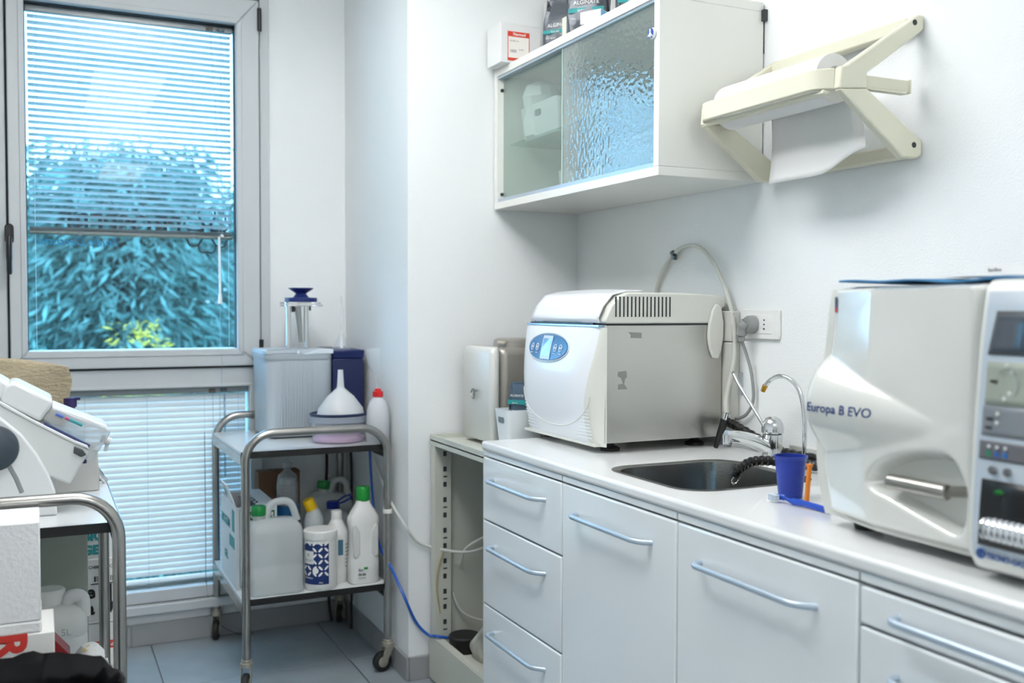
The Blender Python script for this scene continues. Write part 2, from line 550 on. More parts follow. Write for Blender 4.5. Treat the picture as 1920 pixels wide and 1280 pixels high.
# control wand and cord of the upper blind
MB().tube([(.629, 3.972, 1.552), (.631, 3.972, 1.330)], .0045, 10).tube([(.631, 3.972, 1.332), (.631, 3.972, 1.293)], [.006, .009], 10).build('control_wand', mat('wand_white', '#eef1f2', .35), bl1)
MB().tube([(.602, 3.972, 2.343), (.625, 3.972, 1.90), (.630, 3.972, 1.55)], .0009, 5).tube([(.640, 3.972, 2.343), (.640, 3.972, 1.56)], .0009, 5).tube([(.631, 3.972, 1.30), (.630, 3.973, 1.12), (.629, 3.926, 1.10), (.627, 3.922, .98)], .0009, 5).build('pull_cord', M_cord, bl1)
MB().lathe([(0, -.007), (.006, -.004), (.007, 0), (.006, .004), (0, .007)], (.640, 3.972, 1.555), 12).build('cord_bead', mat('wand_white'), bl1)
for bb, z in ((bl1, 2.344), (bl2, .955)):
    MB().box(.588, .612, 3.972, 3.99, z - .006, z + .008).build('cord_lock', mat('cord_lock_brown', '#6e5f52', .5), bb, bevel=.002)
    MB().box(.630, .656, 3.972, 3.99, z - .004, z + .008).build('tilt_gear', mat('tilt_gear_grey', '#5f6a70', .4, metal=.4), bb, bevel=.002)
MB().tube([(.600, 3.972, .95), (.603, 3.972, .74)], .0009, 5).tube([(.627, 3.972, .95), (.627, 3.972, .60), (.632, 3.972, .20)], .0009, 5).build('pull_cord', M_cord, bl2)
MB().tube([(.645, 3.972, .945), (.645, 3.972, .62)], .0035, 8).build('control_wand', thin('wand_clear', (.8, .87, .92), .4, .1, body=(.6, .7, .78), bodyfac=.35), bl2)

# lettering stuck on the outside of the pane, seen from behind
M_decal = mat('decal_dark', '#1f2c33', 0.7)
M_cyan = mat('decal_cyan', '#12a9dd', 0.6)
sign = thing('window_lettering', 'mirrored dark dental studio lettering and flower emblem stuck on the window glass', 'lettering', (.32, 4.0258, 1.55))
MIR = ((-1, 0, 0), (0, 0, 1))
text('PROSPERI', .100, M_decal, sign, frame((.498, 4.0258, 1.556), *MIR), wx=.96, bold=.0022, ext=.0002)
text('Studio Dentistico', .040, M_cyan, sign, frame((.268, 4.0258, 1.508), *MIR), wx=1.0, shear=.25, ext=.0002, bold=.0006)
fl = MB()
fc = (.592, 1.578)
def petal(a, r0, r1, w):
    c, s_ = math.cos(a), math.sin(a)
    pts = []
    for (u, v) in ((r0, 0), (r0 + .2 * (r1 - r0), .55), (r0 + .6 * (r1 - r0), 1.0), (r0 + .93 * (r1 - r0), .8), (r1, .38), (r1 - .06 * (r1 - r0), 0.0), (r1, -.38), (r0 + .93 * (r1 - r0), -.8), (r0 + .6 * (r1 - r0), -1.0), (r0 + .2 * (r1 - r0), -.55)):
        v *= w
        pts.append((fc[0] + u * c - v * s_, 4.0262, fc[1] + u * s_ + v * c))
    return pts
for k in range(6):
    a = PI / 2 + k * PI / 3
    p = spline(petal(a, .018, .086, .032), 4, True); p.append(p[0])
    fl.tube(p, .0034, 6)
for k in range(6):
    a = k * PI / 3
    fl.tube([(fc[0] + .012 * math.cos(a), 4.0262, fc[1] + .012 * math.sin(a)), (fc[0] + .046 * math.cos(a), 4.0262, fc[1] + .046 * math.sin(a))], [.009, .003], 6)
fl.build('flower_emblem', M_decal, sign)

# ---------------------------------------------------------------- unseen ceiling lamps; pendant form and uplight added for soft fill
def ceiling_lamp(x, y, label, up, down):
    z = ZC - .34
    t = thing('ceiling_lamp', label, 'lamp', (x, y, z))
    MB().prism(rrect(x - .20, x + .20, y - .62, y + .62, .02), 'z', z, z + .05).build('housing', mat('lamp_housing', '#e8e8e6', .4), t, bevel=.004)
    MB().box(x - .17, x + .17, y - .59, y + .59, z - .006, z - .001).build('diffuser', mat('lamp_diffuser', '#ffffff', .6, emit='#fdfdff', estr=3.0), t)
    for yy in (y - .5, y + .5):
        MB().tube([(x, yy, z + .05), (x, yy, ZC - .001)], .003, 8).build('suspension_rod', M_chrome, t)
    for (e, zz, rx_) in ((down, -.010, 0), (up, .056, PI)):
        ld = bpy.data.lights.new('lamp_light', 'AREA'); ld.shape = 'RECTANGLE'; ld.size = .34; ld.size_y = 1.16
        ld.energy = e; ld.color = (.985, .985, 1.0)
        lo = bpy.data.objects.new('lamp_light', ld); COL.objects.link(lo); lo.parent = t; lo.location = (0, 0, zz); lo.rotation_euler = (rx_, 0, 0)
    return t
ceiling_lamp(.42, 2.15, 'white pendant lamp in front of the worktop', *LAMP_A)
ceiling_lamp(.65, -1.15, 'white pendant fill lamp added unseen behind the viewer', *LAMP_FILL)
# ================================================================== base cabinets along the right wall
FX = 1.18                                   # front of doors and drawers
UY = [2.69, 2.195, 1.695, 1.190, .690]      # unit divisions
M_carc = mat('cabinet_carcass', '#dfe3e3', .35)
M_plinth = mat('cabinet_plinth', '#c2c5c4', .5)
def bow_handle(parent, yc, z, half=.164):
    p = fillet([(FX + .004, yc + half, z), (FX - .028, yc + half - .004, z), (FX - .028, yc - half + .03, z), (FX + .004, yc - half, z)], .026, 6)
    MB().tube(p, .0062, 12, flat=.8).build('handle', M_hand, parent)
def front(kind, parent, y0, y1, z0, z1, hz):
    d = MB().box(FX, FX + .019, y0 + .0018, y1 - .0018, z0, z1).build(kind, M_gloss, parent, bevel=.0045, seg=3)
    bow_handle(d, (y0 + y1) / 2 + .005, hz)
    return d
def base_unit(name, label, cat, y0, y1, fronts):
    t = thing(name, label, cat, (1.48, (y0 + y1) / 2, 0), 'white base cabinets under the worktop')
    MB().box(FX + .021, 1.778, y0 + .001, y0 + .018, .08, .858).box(FX + .021, 1.778, y1 - .018, y1 - .001, .08, .858).box(FX + .021, 1.778, y0 + .018, y1 - .018, .08, .098).box(1.76, 1.778, y0 + .018, y1 - .018, .098, .858).build('body', M_carc, t)
    MB().box(FX + .0005, FX + .0205, y0 + .002, y1 - .002, .8445, .8600).build('top_rail', M_gloss, t, bevel=.002)
    MB().box(FX + .06, FX + .075, y0 + .001, y1 - .001, 0, .08).build('plinth', M_plinth, t)
    for (k, z0, z1, hz) in fronts: front(k, t, y0, y1, z0, z1, hz)
    return t
base_unit('drawer_cabinet', 'white three-drawer base cabinet at the far end beside the metal shelving', 'cabinet', UY[1], UY[0],
          [('drawer', .656, .840, .781), ('drawer', .406, .652, .587), ('drawer', .085, .402, .335)])
base_unit('door_cabinet', 'white single-door base cabinet right beside the three-drawer cabinet', 'cabinet', UY[2], UY[1], [('door', .085, .840, .776)])
base_unit('door_cabinet', 'white single-door base cabinet under the sink and the large autoclave', 'cabinet', UY[3], UY[2], [('door', .085, .840, .775)])
nearu = base_unit('drawer_cabinet', 'white drawer cabinet at the right edge, nearest the viewer', 'cabinet', UY[4], UY[3],
          [('drawer', .777, .838, .807), ('drawer', .540, .773, .714), ('drawer', .085, .536, .45)])
# ---------------------------------------------------------------- worktop with the sink cut-out
CT, CB = .887, .861
sx0, sx1, sy0, sy1 = 1.252, 1.605, 1.745, 2.102
inner = rrect(sx0, sx1, sy0, sy1, .075, 7)
ccx, ccy = (sx0 + sx1) / 2, (sy0 + sy1) / 2
bx0, bx1, by0, by1 = 1.1755, 1.784, .19, 2.694
outer = []
for (x, y) in inner:
    dx, dy = x - ccx, y - ccy
    t = min(((bx1 if dx > 0 else bx0) - ccx) / dx if abs(dx) > 1e-9 else 1e9, ((by1 if dy > 0 else by0) - ccy) / dy if abs(dy) > 1e-9 else 1e9)
    outer.append([ccx + dx * t, ccy + dy * t])
for c in ((bx0, by0), (bx0, by1), (bx1, by0), (bx1, by1)):
    k = min(range(len(outer)), key=lambda i: (math.atan2(outer[i][1] - ccy, outer[i][0] - ccx) - math.atan2(c[1] - ccy, c[0] - ccx)) ** 2)
    outer[k] = list(c)
n = len(inner)
w = MB()
w.add([(x, y, CT) for x, y in inner] + [(x, y, CT) for x, y in outer] + [(x, y, CB) for x, y in inner] + [(x, y, CB) for x, y in outer],
      [(i, (i + 1) % n, n + (i + 1) % n, n + i) for i in range(n)] + [(2 * n + i, 3 * n + i, 3 * n + (i + 1) % n, 2 * n + (i + 1) % n) for i in range(n)] +
      [(n + i, n + (i + 1) % n, 3 * n + (i + 1) % n, 3 * n + i) for i in range(n)] + [(i, 2 * n + i, 2 * n + (i + 1) % n, (i + 1) % n) for i in range(n)])
wt = w.build('worktop', M_white, None, bevel=.008, seg=4)
tag(wt, 'long white laminate worktop with rounded front edge and sink cut-out', 'worktop')
# upstand at the wall
tag(MB().box(1.770, 1.7845, .19, 2.04, .8872, .925).build('upstand_strip', mat('upstand_strip', '#d9dad6', .4), None, bevel=.004), 'low pale upstand strip along the wall behind the tap', 'trim')
# sink
sk = thing('sink', 'stainless steel sink basin sunk in the white worktop', 'sink', (ccx, ccy, .72))
M_sink = mat('sink_steel', '#9a9a98', .22, metal=1.0, bump=.03, bscale=200, var=.1)
rings = []
for (g, z, r) in ((.012, .8878, .08), (.0, .8882, .075), (-.006, .884, .072), (-.012, .80, .068), (-.02, .745, .06), (-.05, .728, .05)):
    rings.append([(x, y, z) for x, y in rrect(sx0 - g, sx1 + g, sy0 - g, sy1 + g, r, 7)])
s = MB().loft(rings, caps=False)
s.add(rings[-1], [tuple(range(len(rings[-1])))])
s.build('basin', M_sink, sk, ang=50)
MB().lathe([(.032, .7285), (.030, .732), (.012, .7325), (0, .7325)], (ccx + .02, ccy, 0), 20).build('drain', M_chrome, sk)

# ================================================================== tap
fc_ = (1.702, 2.022)
tp = thing('mixer_tap', 'chrome single-lever mixer tap with a long elbow lever behind the sink', 'tap', (fc_[0], fc_[1], CT))
b = MB().lathe([(.030, .8872), (.030, .893), (.026, .898), (.025, .925), (.0255, .956), (.0235, .9575)], (fc_[0], fc_[1], 0), 28)
b.build('tap_body', M_chrome, tp)
MB().tube(spline([(fc_[0] - .005, fc_[1], .918), (fc_[0] - .05, fc_[1] + .002, .938), (fc_[0] - .10, fc_[1] + .004, .953), (fc_[0] - .145, fc_[1] + .005, .960)], 6), [.021 - .00042 * i for i in range(19)], 16, flat=.8).tube([(fc_[0] - .140, fc_[1] + .005, .962), (fc_[0] - .140, fc_[1] + .005, .938)], .0125, 16).build('spout', M_chrome, tp)
MB().tube([(fc_[0] - .140, fc_[1] + .005, .939), (fc_[0] - .140, fc_[1] + .005, .931)], .0105, 16).build('aerator', mat('aerator_grey', '#8d8f90', .35, metal=.8), tp)
MB().lathe([(.0255, .9585), (.028, .961), (.0285, .972), (.026, .985), (.019, .996), (.009, 1.0015), (0, 1.0025)], (fc_[0], fc_[1], 0), 28).build('dome_cap', M_chrome, tp)
MB().tube(spline([(fc_[0] - .024, fc_[1] + .004, .976), (fc_[0] - .026, fc_[1] + .03, 1.005), (fc_[0] - .030, fc_[1] + .085, 1.062), (fc_[0] - .031, fc_[1] + .105, 1.083), (fc_[0] - .031, fc_[1] + .122, 1.104)], 5), .0045, 10).lathe([(0, -.006), (.006, 0), (0, .006)], (fc_[0] - .031, fc_[1] + .124, 1.107), 10).build('lever', M_chrome, tp)
g = thing('gooseneck_tap', 'thin chrome gooseneck water outlet with a brass tip by the wall', 'tap', (1.725, 1.93, CT))
MB().tube(spline([(1.700, 2.050, 1.080), (1.702, 2.030, 1.097), (1.705, 2.000, 1.107), (1.712, 1.968, 1.100), (1.722, 1.944, 1.07), (1.725, 1.93, 1.0), (1.725, 1.93, .888)], 6), .0058, 12).build('neck', M_chrome, g)
MB().tube([(1.700, 2.050, 1.080), (1.6985, 2.058, 1.064)], [.0075, .006], 10).build('brass_tip', mat('brass', '#c79a3e', .25, metal=1.0), g)

# black water gun hanging on its white hose
sp = thing('water_gun', 'black water gun nozzle leaning against the steel autoclave side', 'nozzle', (1.715, 2.27, CT))
MB().tube([(1.712, 2.274, .889), (1.716, 2.262, .925), (1.722, 2.246, .972)], [.0062, .0095, .0125], 14).build('nozzle', M_black, sp)
MB().tube([(1.722, 2.246, .972), (1.724, 2.241, .990)], .0105, 14).build('ferrule', M_chrome, sp)
MB().tube(spline([(1.724, 2.241, .988), (1.738, 2.262, 1.034), (1.750, 2.250, 1.111), (1.758, 2.252, 1.187), (1.762, 2.269, 1.262), (1.764, 2.316, 1.353), (1.765, 2.370, 1.419), (1.765, 2.422, 1.455), (1.766, 2.475, 1.468), (1.768, 2.544, 1.457), (1.770, 2.607, 1.417), (1.772, 2.650, 1.373), (1.774, 2.675, 1.32), (1.774, 2.69, 1.2)], 5), .0062, 10).build('hose', transl('white_hose', '#dfe0d8', .3), sp)
MB().tube([(1.766, 2.560, 1.440), (1.766, 2.572, 1.452)], .009, 10).box(1.757, 1.770, 2.552, 2.564, 1.428, 1.440).build('hose_clip', mat('hose_clip_metal', '#6d7374', .3, metal=.9), sp)

def corrugated(name, label, pts, r, k=26):
    t = thing(name, label, 'hose', tuple(pts[len(pts) // 2]))
    P = spline(pts, k)
    rs = [r * (1.0 if (i // 2) % 2 else .86) for i in range(len(P))]
    MB().tube(P, rs, 12).build('corrugated_tube', mat('black_corrugated', '#0e0e0f', .28), t, ang=20)
    return t
corrugated('drain_hose', 'black corrugated drain hose running along the wall behind the tap', [(1.757, 2.285, .960), (1.748, 2.215, .948), (1.744, 2.124, .927), (1.750, 2.05, .906), (1.752, 1.96, .903), (1.752, 1.80, .903)], .0135, 14)
h2 = corrugated('drain_hose', 'black corrugated drain hose end hanging over the sink', [(1.505, 1.925, .876), (1.512, 1.918, .893), (1.545, 1.905, .912), (1.60, 1.885, .912), (1.65, 1.85, .906), (1.68, 1.78, .904)], .0125, 16)
MB().tube(spline([(1.505, 1.925, .874), (1.500, 1.928, .862), (1.512, 1.930, .856), (1.520, 1.926, .866)], 5), .0022, 6).tube([(1.518, 1.92, .872), (1.523, 1.92, .852)], .002, 6).build('wire_hook', M_chrome, h2)
MB().tube([(1.600, 1.872, .925), (1.592, 1.865, .910), (1.58, 1.862, .894)], .0022, 6).build('cable_tie', mat('cable_tie_white', '#e5e5e0', .4), h2)

# socket and plug
so = thing('wall_socket', 'white wall socket plate with three round-pin holes', 'socket', (1.783, 2.167, 1.236))
MB().prism(rrect(2.090, 2.243, 1.196, 1.277, .006), 'x', 1.776, 1.7845).build('cover_plate', mat('socket_white', '#e9ebe8', .3), so, bevel=.002)
MB().prism(rrect(2.118, 2.222, 1.2105, 1.2625, .003), 'x', 1.7745, 1.778).build('socket_insert', mat('socket_white'), so, bevel=.001)
for z in (1.248, 1.236, 1.224):
    MB().tube([(1.7738, 2.148, z), (1.7760, 2.148, z)], .0026, 8).build('pin_hole', M_black, so)
pl = thing('power_plug', 'grey angled power plug with its cord pushed into the wall socket', 'plug', (1.76, 2.197, 1.23))
M_plug = mat('plug_grey', '#8c8f8e', .45)
MB().lathe([(.0, -.026), (.020, -.025), (.024, -.018), (.0245, 0)], (1.774, 2.192, 1.236), 20, 'x').build('plug_body', M_plug, pl)
MB().tube(spline([(1.754, 2.196, 1.240), (1.748, 2.203, 1.228), (1.747, 2.208, 1.210), (1.748, 2.210, 1.190)], 5), [.017] * 6 + [.0145] * 6 + [.0095] * 4, 12).build('strain_relief', M_plug, pl)
MB().tube(spline([(1.749, 2.211, 1.192), (1.760, 2.206, 1.159), (1.768, 2.191, 1.101), (1.771, 2.185, 1.035), (1.771, 2.203, .996), (1.771, 2.238, .974), (1.771, 2.298, .965), (1.771, 2.40, .962)], 6), .0045, 8).build('power_cord', M_plug, pl)
wb = MB().box(1.7552, 1.7845, 2.262, 2.345, 1.186, 1.272).box(1.7552, 1.7845, 2.262, 2.345, .94, 1.184).build('wall_trunking', mat('trunking_grey', '#c9c9c2', .45), None, bevel=.003)
tag(wb, 'pale grey cable trunking on the wall behind the steel autoclave', 'trunking')
tag(MB().prism(rrect(2.247, 2.272, 1.035, 1.10, .004), 'x', 1.779, 1.7845).build('adhesive_hook', thin('hook_clear', (.9, .93, .95), .4, .05, body=(.85, .88, .9), bodyfac=.5), None), 'small clear adhesive hook on the wall behind the tap lever', 'hook')

# ================================================================== wall cabinet
uc = thing('wall_cabinet', 'white wall cabinet with sliding textured glass doors', 'cabinet', (1.61, 2.68, 1.623))
cx0, cx1, cy0, cy1, cz0, cz1 = 1.445, 1.780, 2.170, 3.198, 1.623, 2.107
M_cab = mat('wall_cabinet_white', '#e6e7e1', .3)
MB().box(cx0, cx1, cy0, cy1, cz0, cz0 + .024).build('bottom_panel', M_cab, uc, bevel=.0015)
MB().box(cx0, cx1, cy0, cy1, cz1 - .026, cz1).build('top_panel', M_cab, uc, bevel=.0015)
MB().box(cx0, cx1, cy0, cy0 + .024, cz0 + .0242, cz1 - .0262).build('side_panel', M_cab, uc, bevel=.001)
MB().box(cx0, cx1, cy1 - .024, cy1, cz0 + .0242, cz1 - .0262).build('side_panel', M_cab, uc, bevel=.001)
MB().box(cx1 - .012, cx1, cy0 + .024, cy1 - .024, cz0 + .024, cz1 - .026).build('back_panel', mat('cabinet_back', '#b9c2b8', .6), uc)
MB().box(cx0 + .05, cx1 - .013, cy0 + .0245, cy1 - .0245, 1.846, 1.852).build('shelf', thin('glass_shelf', (.82, .92, .88), .4, body=(.6, .75, .7), bodyfac=.12), uc)
MB().box(cx0 + .004, cx0 + .036, cy0 + .0245, cy1 - .0245, cz0 + .0242, cz0 + .036).box(cx0 + .004, cx0 + .036, cy0 + .0245, cy1 - .0245, cz1 - .034, cz1 - .0262).build('sliding_track', mat('track_alu', '#b9c6d2', .3, metal=.6), uc)
M_tex = thin('textured_glass', (.86, .92, .90), .95, .015, body=(.50, .57, .55), bodyfac=.25, bump=.5, bscale=80, ior=1.85, bdetail=.3, bdist=.0018)
M_tex2 = thin('plain_frosted_glass', (.90, .95, .93), .4, .06, body=(.60, .67, .64), bodyfac=.20, bump=.1, bscale=62)
MB().box(cx0 + .010, cx0 + .015, cy0 + .026, 2.712, cz0 + .034, cz1 - .030).build('glass_door', M_tex, uc)
MB().box(cx0 + .024, cx0 + .029, 2.655, cy1 - .026, cz0 + .034, cz1 - .030).build('glass_door', M_tex2, uc)
MB().box(cx0 + .009, cx0 + .016, 2.712, 2.7155, cz0 + .034, cz1 - .030).build('glass_edge', mat('glass_edge', '#b9d6cf', .15), uc)
kn = MB().lathe([(0, -.004), (.013, -.003), (.0145, 0), (.0145, .004), (.009, .008)], (cx0 - .006, 2.196, 1.990), 22, 'x').build('lock_knob', mat('knob_white', '#e9edf0', .2), uc)
MB().lathe([(0, -.0006), (.0128, 0), (.0128, .0012)], (cx0 - .0100, 2.196, 1.990), 22, 'x').build('knob_badge', mat('badge_blue', '#234a9a', .3), kn)
MB().box(cx0 - .0125, cx0 - .0102, 2.1945, 2.1975, 1.979, 2.001).tube([(cx0 - .0113, 2.196, 1.990), (cx0 - .0113, 2.187, 1.981)], .0017, 6).tube([(cx0 - .0113, 2.196, 1.990), (cx0 - .0113, 2.205, 1.983)], .0017, 6).build('badge_emblem', mat('badge_white', '#f2f4f6', .3), kn)
MB().box(1.781, 1.7845, cy0 + .001, cy0 + .004, 1.97, 2.09).box(1.772, 1.7843, cy0 - .012, cy0 - .0005, 2.055, 2.085).build('wall_bracket', mat('bracket_dark', '#4c4f50', .4, metal=.7), uc)
for z in (1.675, 2.035):
    MB().tube([(cx0 + .018, cy1 - .03, z), (cx0 + .018, cy1 - .024, z)], .006, 10).build('door_stop', M_gasket, uc)
# contents
def basket(name, label, cat, x0, x1, y0, y1, z0, z1, m, slot_face='x', group=None):
    t = thing(name, label, cat, ((x0 + x1) / 2, (y0 + y1) / 2, z0), group)
    tp_ = .012
    ro = [rrect(x0 + tp_, x1 - tp_, y0 + tp_, y1 - tp_, .012, 4), rrect(x0, x1, y0, y1, .014, 4)]
    ri = [rrect(x0 + .003, x1 - .003, y0 + .003, y1 - .003, .012, 4), rrect(x0 + tp_ + .003, x1 - tp_ - .003, y0 + tp_ + .003, y1 - tp_ - .003, .01, 4)]
    rings = [[(x, y, z0) for x, y in ro[0]], [(x, y, z1) for x, y in ro[1]], [(x, y, z1) for x, y in ri[0]], [(x, y, z0 + .003) for x, y in ri[1]]]
    MB().loft(rings).build('tub', m, t, ang=45)
    ym = (y0 + y1) / 2; h = z1 - z0
    if slot_face == 'x':
        MB().prism(rrect(ym - .022, ym + .022, z1 - .032 * 1.0 - .010, z1 - .018, .008), 'x', x0 - .0008 + .003, x0 + .006).build('hand_slot', mat('slot_dark', '#6f7a7d', .6), t)
    else:
        xm = (x0 + x1) / 2
        MB().prism(rrect(xm - .022, xm + .022, z1 - .042, z1 - .018, .008), 'y', y0 + .0022, y0 + .006).build('hand_slot', mat('slot_dark'), t)
    return t
M_tub = mat('basket_white', '#e4e9ec', .4)
basket('storage_basket', 'white basket with hand slot on the glass shelf inside the wall cabinet', 'basket', 1.51, 1.72, 2.86, 3.13, 1.853, 1.965, M_tub)
cr = MB()
rnd = random.Random(4)
rg = []
for z, r in ((1.860, .05), (1.90, .055), (1.95, .05), (1.995, .058), (2.03, .045), (2.05, .015)):
    rg.append([(1.565 + r * 1.1 * (1 + .25 * rnd.random()) * math.cos(2 * PI * i / 12), 3.06 + r * (1 + .25 * rnd.random()) * math.sin(2 * PI * i / 12) * .9, z + .006 * rnd.random()) for i in range(12)])
tag(cr.loft(rg).build('crumpled_bag', mat('crumpled_bag_white', '#e6eaec', .5), None, ang=25), 'crumpled white bag poking out of the basket in the wall cabinet', 'bag')
for (x, y, r, h, lab) in ((1.60, 2.93, .038, .085, 'white paper cup at the left on the wall cabinet floor'), (1.62, 2.80, .03, .08, 'white paper cup next to the glass door edge on the wall cabinet floor')):
    c = MB().lathe([(r * .78, cz0 + .0245), (r, cz0 + .0245 + h), (r * 1.05, cz0 + .0245 + h + .002), (r * .96, cz0 + .0245 + h), (r * .74, cz0 + .03)], (x, y, 0), 22).build('paper_cup', M_paper, None)
    tag(c, lab, 'cup', 'paper cups in the wall cabinet')
pb = thing('purple_box', 'purple box standing at the right inside the wall cabinet', 'box', (1.60, 2.33, 1.853))
MB().box(1.545, 1.66, 2.22, 2.335, 1.8525, 2.035).build('carton', mat('purple_card', '#8a2f6e', .5), pb, bevel=.001)
text('ALGIN', .022, mat('print_pale', '#e8d7e4', .5), pb, frame((1.5445, 2.325, 1.94), *FACE_L))
tb = MB().box(1.560, 1.64, 2.40, 2.50, 1.8525, 1.868).build('teal_packet', mat('teal_packet', '#2f9c93', .5), None, bevel=.002)
tag(tb, 'thin teal packet on the glass shelf inside the wall cabinet', 'packet')

# ---------------------------------------------------------------- things on top of the wall cabinet
def label_card(t, M, w, h, title, m_face=None):
    """red framed label: M = frame with origin at lower-left corner of the label"""
    n = M.col[2].xyz
    def quad(x0, x1, y0, y1, d, m, nm, par):
        P = [M @ Vector((x, y, z)) for z in (0, d) for (x, y) in ((x0, y0), (x1, y0), (x1, y1), (x0, y1))]
        return MB().add(P, [(3, 2, 1, 0), (4, 5, 6, 7), (0, 1, 5, 4), (1, 2, 6, 5), (2, 3, 7, 6), (3, 0, 4, 7)]).build(nm, m, par)
    a = quad(0, w, 0, h, .0004, M_red, 'label', t)
    quad(w * .03, w * .97, h * .10, h * .82, .0008, mat('label_cream', '#ece9e2', .6), 'label_field', a)
    text(title, h * .12, M_paper, a, M @ Matrix.Translation((w * .22, h * .87, .0006)), shear=.2, bold=.0003)
    text('BOX REF  120', h * .055, M_grey, a, M @ Matrix.Translation((w * .10, h * .66, .0010)))
    text('lot  2043', h * .05, M_grey, a, M @ Matrix.Translation((w * .5, h * .38, .0010)))
    bc = MB()
    rnd = random.Random(2)
    x = w * .10
    while x < w * .38:
        ww = w * rnd.choice((.008, .014, .02))
        P = [M @ Vector((xx, yy, .0010)) for (xx, yy) in ((x, h * .28), (x + ww, h * .28), (x + ww, h * .38), (x, h * .38))]
        bc.add(P, [(0, 1, 2, 3)]); x += ww + w * .012
    bc.build('barcode', M_grey, a)
TZ = 2.107
bx = thing('labelled_box', 'white carton with a red framed label at the far end of the cabinet top', 'box', (1.49, 3.13, TZ))
MB().box(1.412, 1.560, 3.070, 3.185, TZ + .0005, TZ + .133).build('carton', M_card, bx, bevel=.0015)
MB().box(1.4115, 1.5605, 3.0695, 3.1855, TZ + .127, TZ + .1345).build('lid', M_card, bx, bevel=.0015)
label_card(bx, frame((1.436, 3.0693, TZ + .008), *FACE_F), .082, .098, 'Thermosil')
bx2 = thing('labelled_box', 'white carton with a red framed label standing behind the dark pouches', 'box', (1.70, 3.08, TZ))
MB().box(1.630, 1.775, 3.000, 3.18, TZ + .0005, TZ + .25).build('carton', M_card, bx2, bevel=.0015)
label_card(bx2, frame((1.655, 2.9993, TZ + .085), *FACE_F), .105, .13, 'Thermosil')
M_pouch = mat('dark_foil_pouch', '#5b6067', .30, metal=.3, bump=.9, bscale=26, var=.35, vscale=10)
def pouch(label, x, y, rz, w, d, h, seed, m=None, z=TZ, name='foil_pouch', group='dark foil pouches on the wall cabinet', lab=True, title='ALGINATE', lz=0.0):
    t = thing(name, label, 'pouch', (x, y, z + .0005), group, rz)
    rnd = random.Random(seed)
    rg = []
    N = 28
    for (u, fw, fd) in ((0, .92, .9), (.06, 1, 1), (.3, 1.0, 1.0), (.55, .97, .86), (.75, .93, .55), (.9, .90, .18), (1.0, .88, .03)):
        r = []
        for i in range(N):
            a = 2 * PI * i / N
            c, s_ = math.cos(a), math.sin(a)
            xx = math.copysign(abs(c) ** .45, c) * w / 2 * fw; yy = math.copysign(abs(s_) ** .6, s_) * d / 2 * fd
            j = .005 if u > .02 else 0
            r.append((xx + rnd.uniform(-j, j), yy + rnd.uniform(-j, j), h * u + (rnd.uniform(-j, j) if u else 0)))
        rg.append(r)
    MB().loft(rg).build('foil_body', m or M_pouch, t, local=True, ang=30)
    if lab:
        y0_ = -d / 2 * 1.02
        MB().box(-w * .42, w * .42, y0_ - .0012, y0_ + .004, h * (.30 + lz), h * (.37 + lz)).build('label_band', M_teal, t, local=True)
        text(title, w * .13, M_paper, t, frame((-w * .30, y0_ - .0006, h * (.42 + lz)), (1, 0, 0), (0, 0, 1)), local=True)
        text('fast set', w * .08, M_paper, t, frame((-w * .20, y0_ - .0016, h * (.315 + lz)), (1, 0, 0), (0, 0, 1)), local=True)
        text('450 g  alginato per impronte', w * .05, M_paper, t, frame((-w * .36, y0_ - .0004, h * (.20 + lz)), (1, 0, 0), (0, 0, 1)), local=True)
    return t
pouch('dark foil pouch beside the labelled carton on the wall cabinet', 1.535, 2.86, -.9, .125, .075, .165, 1)
pouch('dark foil pouch in the middle of the three on the wall cabinet', 1.52, 2.665, -.75, .13, .08, .20, 2)
pouch('dark foil pouch at the right of the three on the wall cabinet', 1.60, 2.52, -.6, .13, .08, .20, 3)
wl = MB().box(1.500, 1.503, 2.755, 2.800, TZ + .001, TZ + .085).build('paper_slip', mat('paper_slip', '#d8d6c8', .8), None)
tag(wl, 'pale paper slip propped between the dark pouches', 'paper')
sb_ = thing('small_carton', 'small white and light blue carton lying in front of the dark pouches', 'box', (1.475, 2.555, TZ), None, .5)
MB().box(-.022, .022, -.035, .035, .0005, .036).build('carton', M_card, sb_, bevel=.001, local=True)
MB().box(-.0223, .0224, -.0354, -.0345, .006, .034).build('blue_panel', mat('print_sky', '#7fb9e2', .5), sb_, local=True)

# ================================================================== paper roll holder
ph = thing('paper_roll_holder', 'cream plastic wall holder with V-shaped arms carrying a paper roll', 'roll holder', (1.78, 1.87, 1.62))
def varm(y0, y1):
    # side bracket: two arms from wall to a flat node, seen from the side
    pts_top = [(1.545, 1.795), (1.562, 1.800), (1.768, 1.932), (1.7835, 1.930), (1.7835, 1.900), (1.775, 1.893), (1.618, 1.787)]
    MB().prism(pts_top + [(1.618, 1.755), (1.542, 1.748)], 'y', y0, y1).build('upper_arm', M_cream, ph, bevel=.004, seg=2)
    MB().prism([(1.542, 1.7475), (1.618, 1.7545), (1.7835, 1.655), (1.7835, 1.622), (1.768, 1.614), (1.725, 1.614)], 'y', y0, y1).build('lower_arm', M_cream, ph, bevel=.004, seg=2)
varm(1.628, 1.650)
varm(2.104, 2.126)
MB().box(1.752, 1.7835, 1.6505, 2.1035, 1.898, 1.928).build('wall_bar', M_cream, ph, bevel=.004)
MB().box(1.752, 1.7835, 1.6505, 2.1035, 1.618, 1.650).build('wall_bar', M_cream, ph, bevel=.004)
p = fillet([(1.548, 1.6505, 1.772), (1.515, 1.680, 1.772), (1.515, 2.075, 1.772), (1.548, 2.1035, 1.772)], .03, 6)
fb = MB()
rings = []
for q in p:
    rings.append(q)
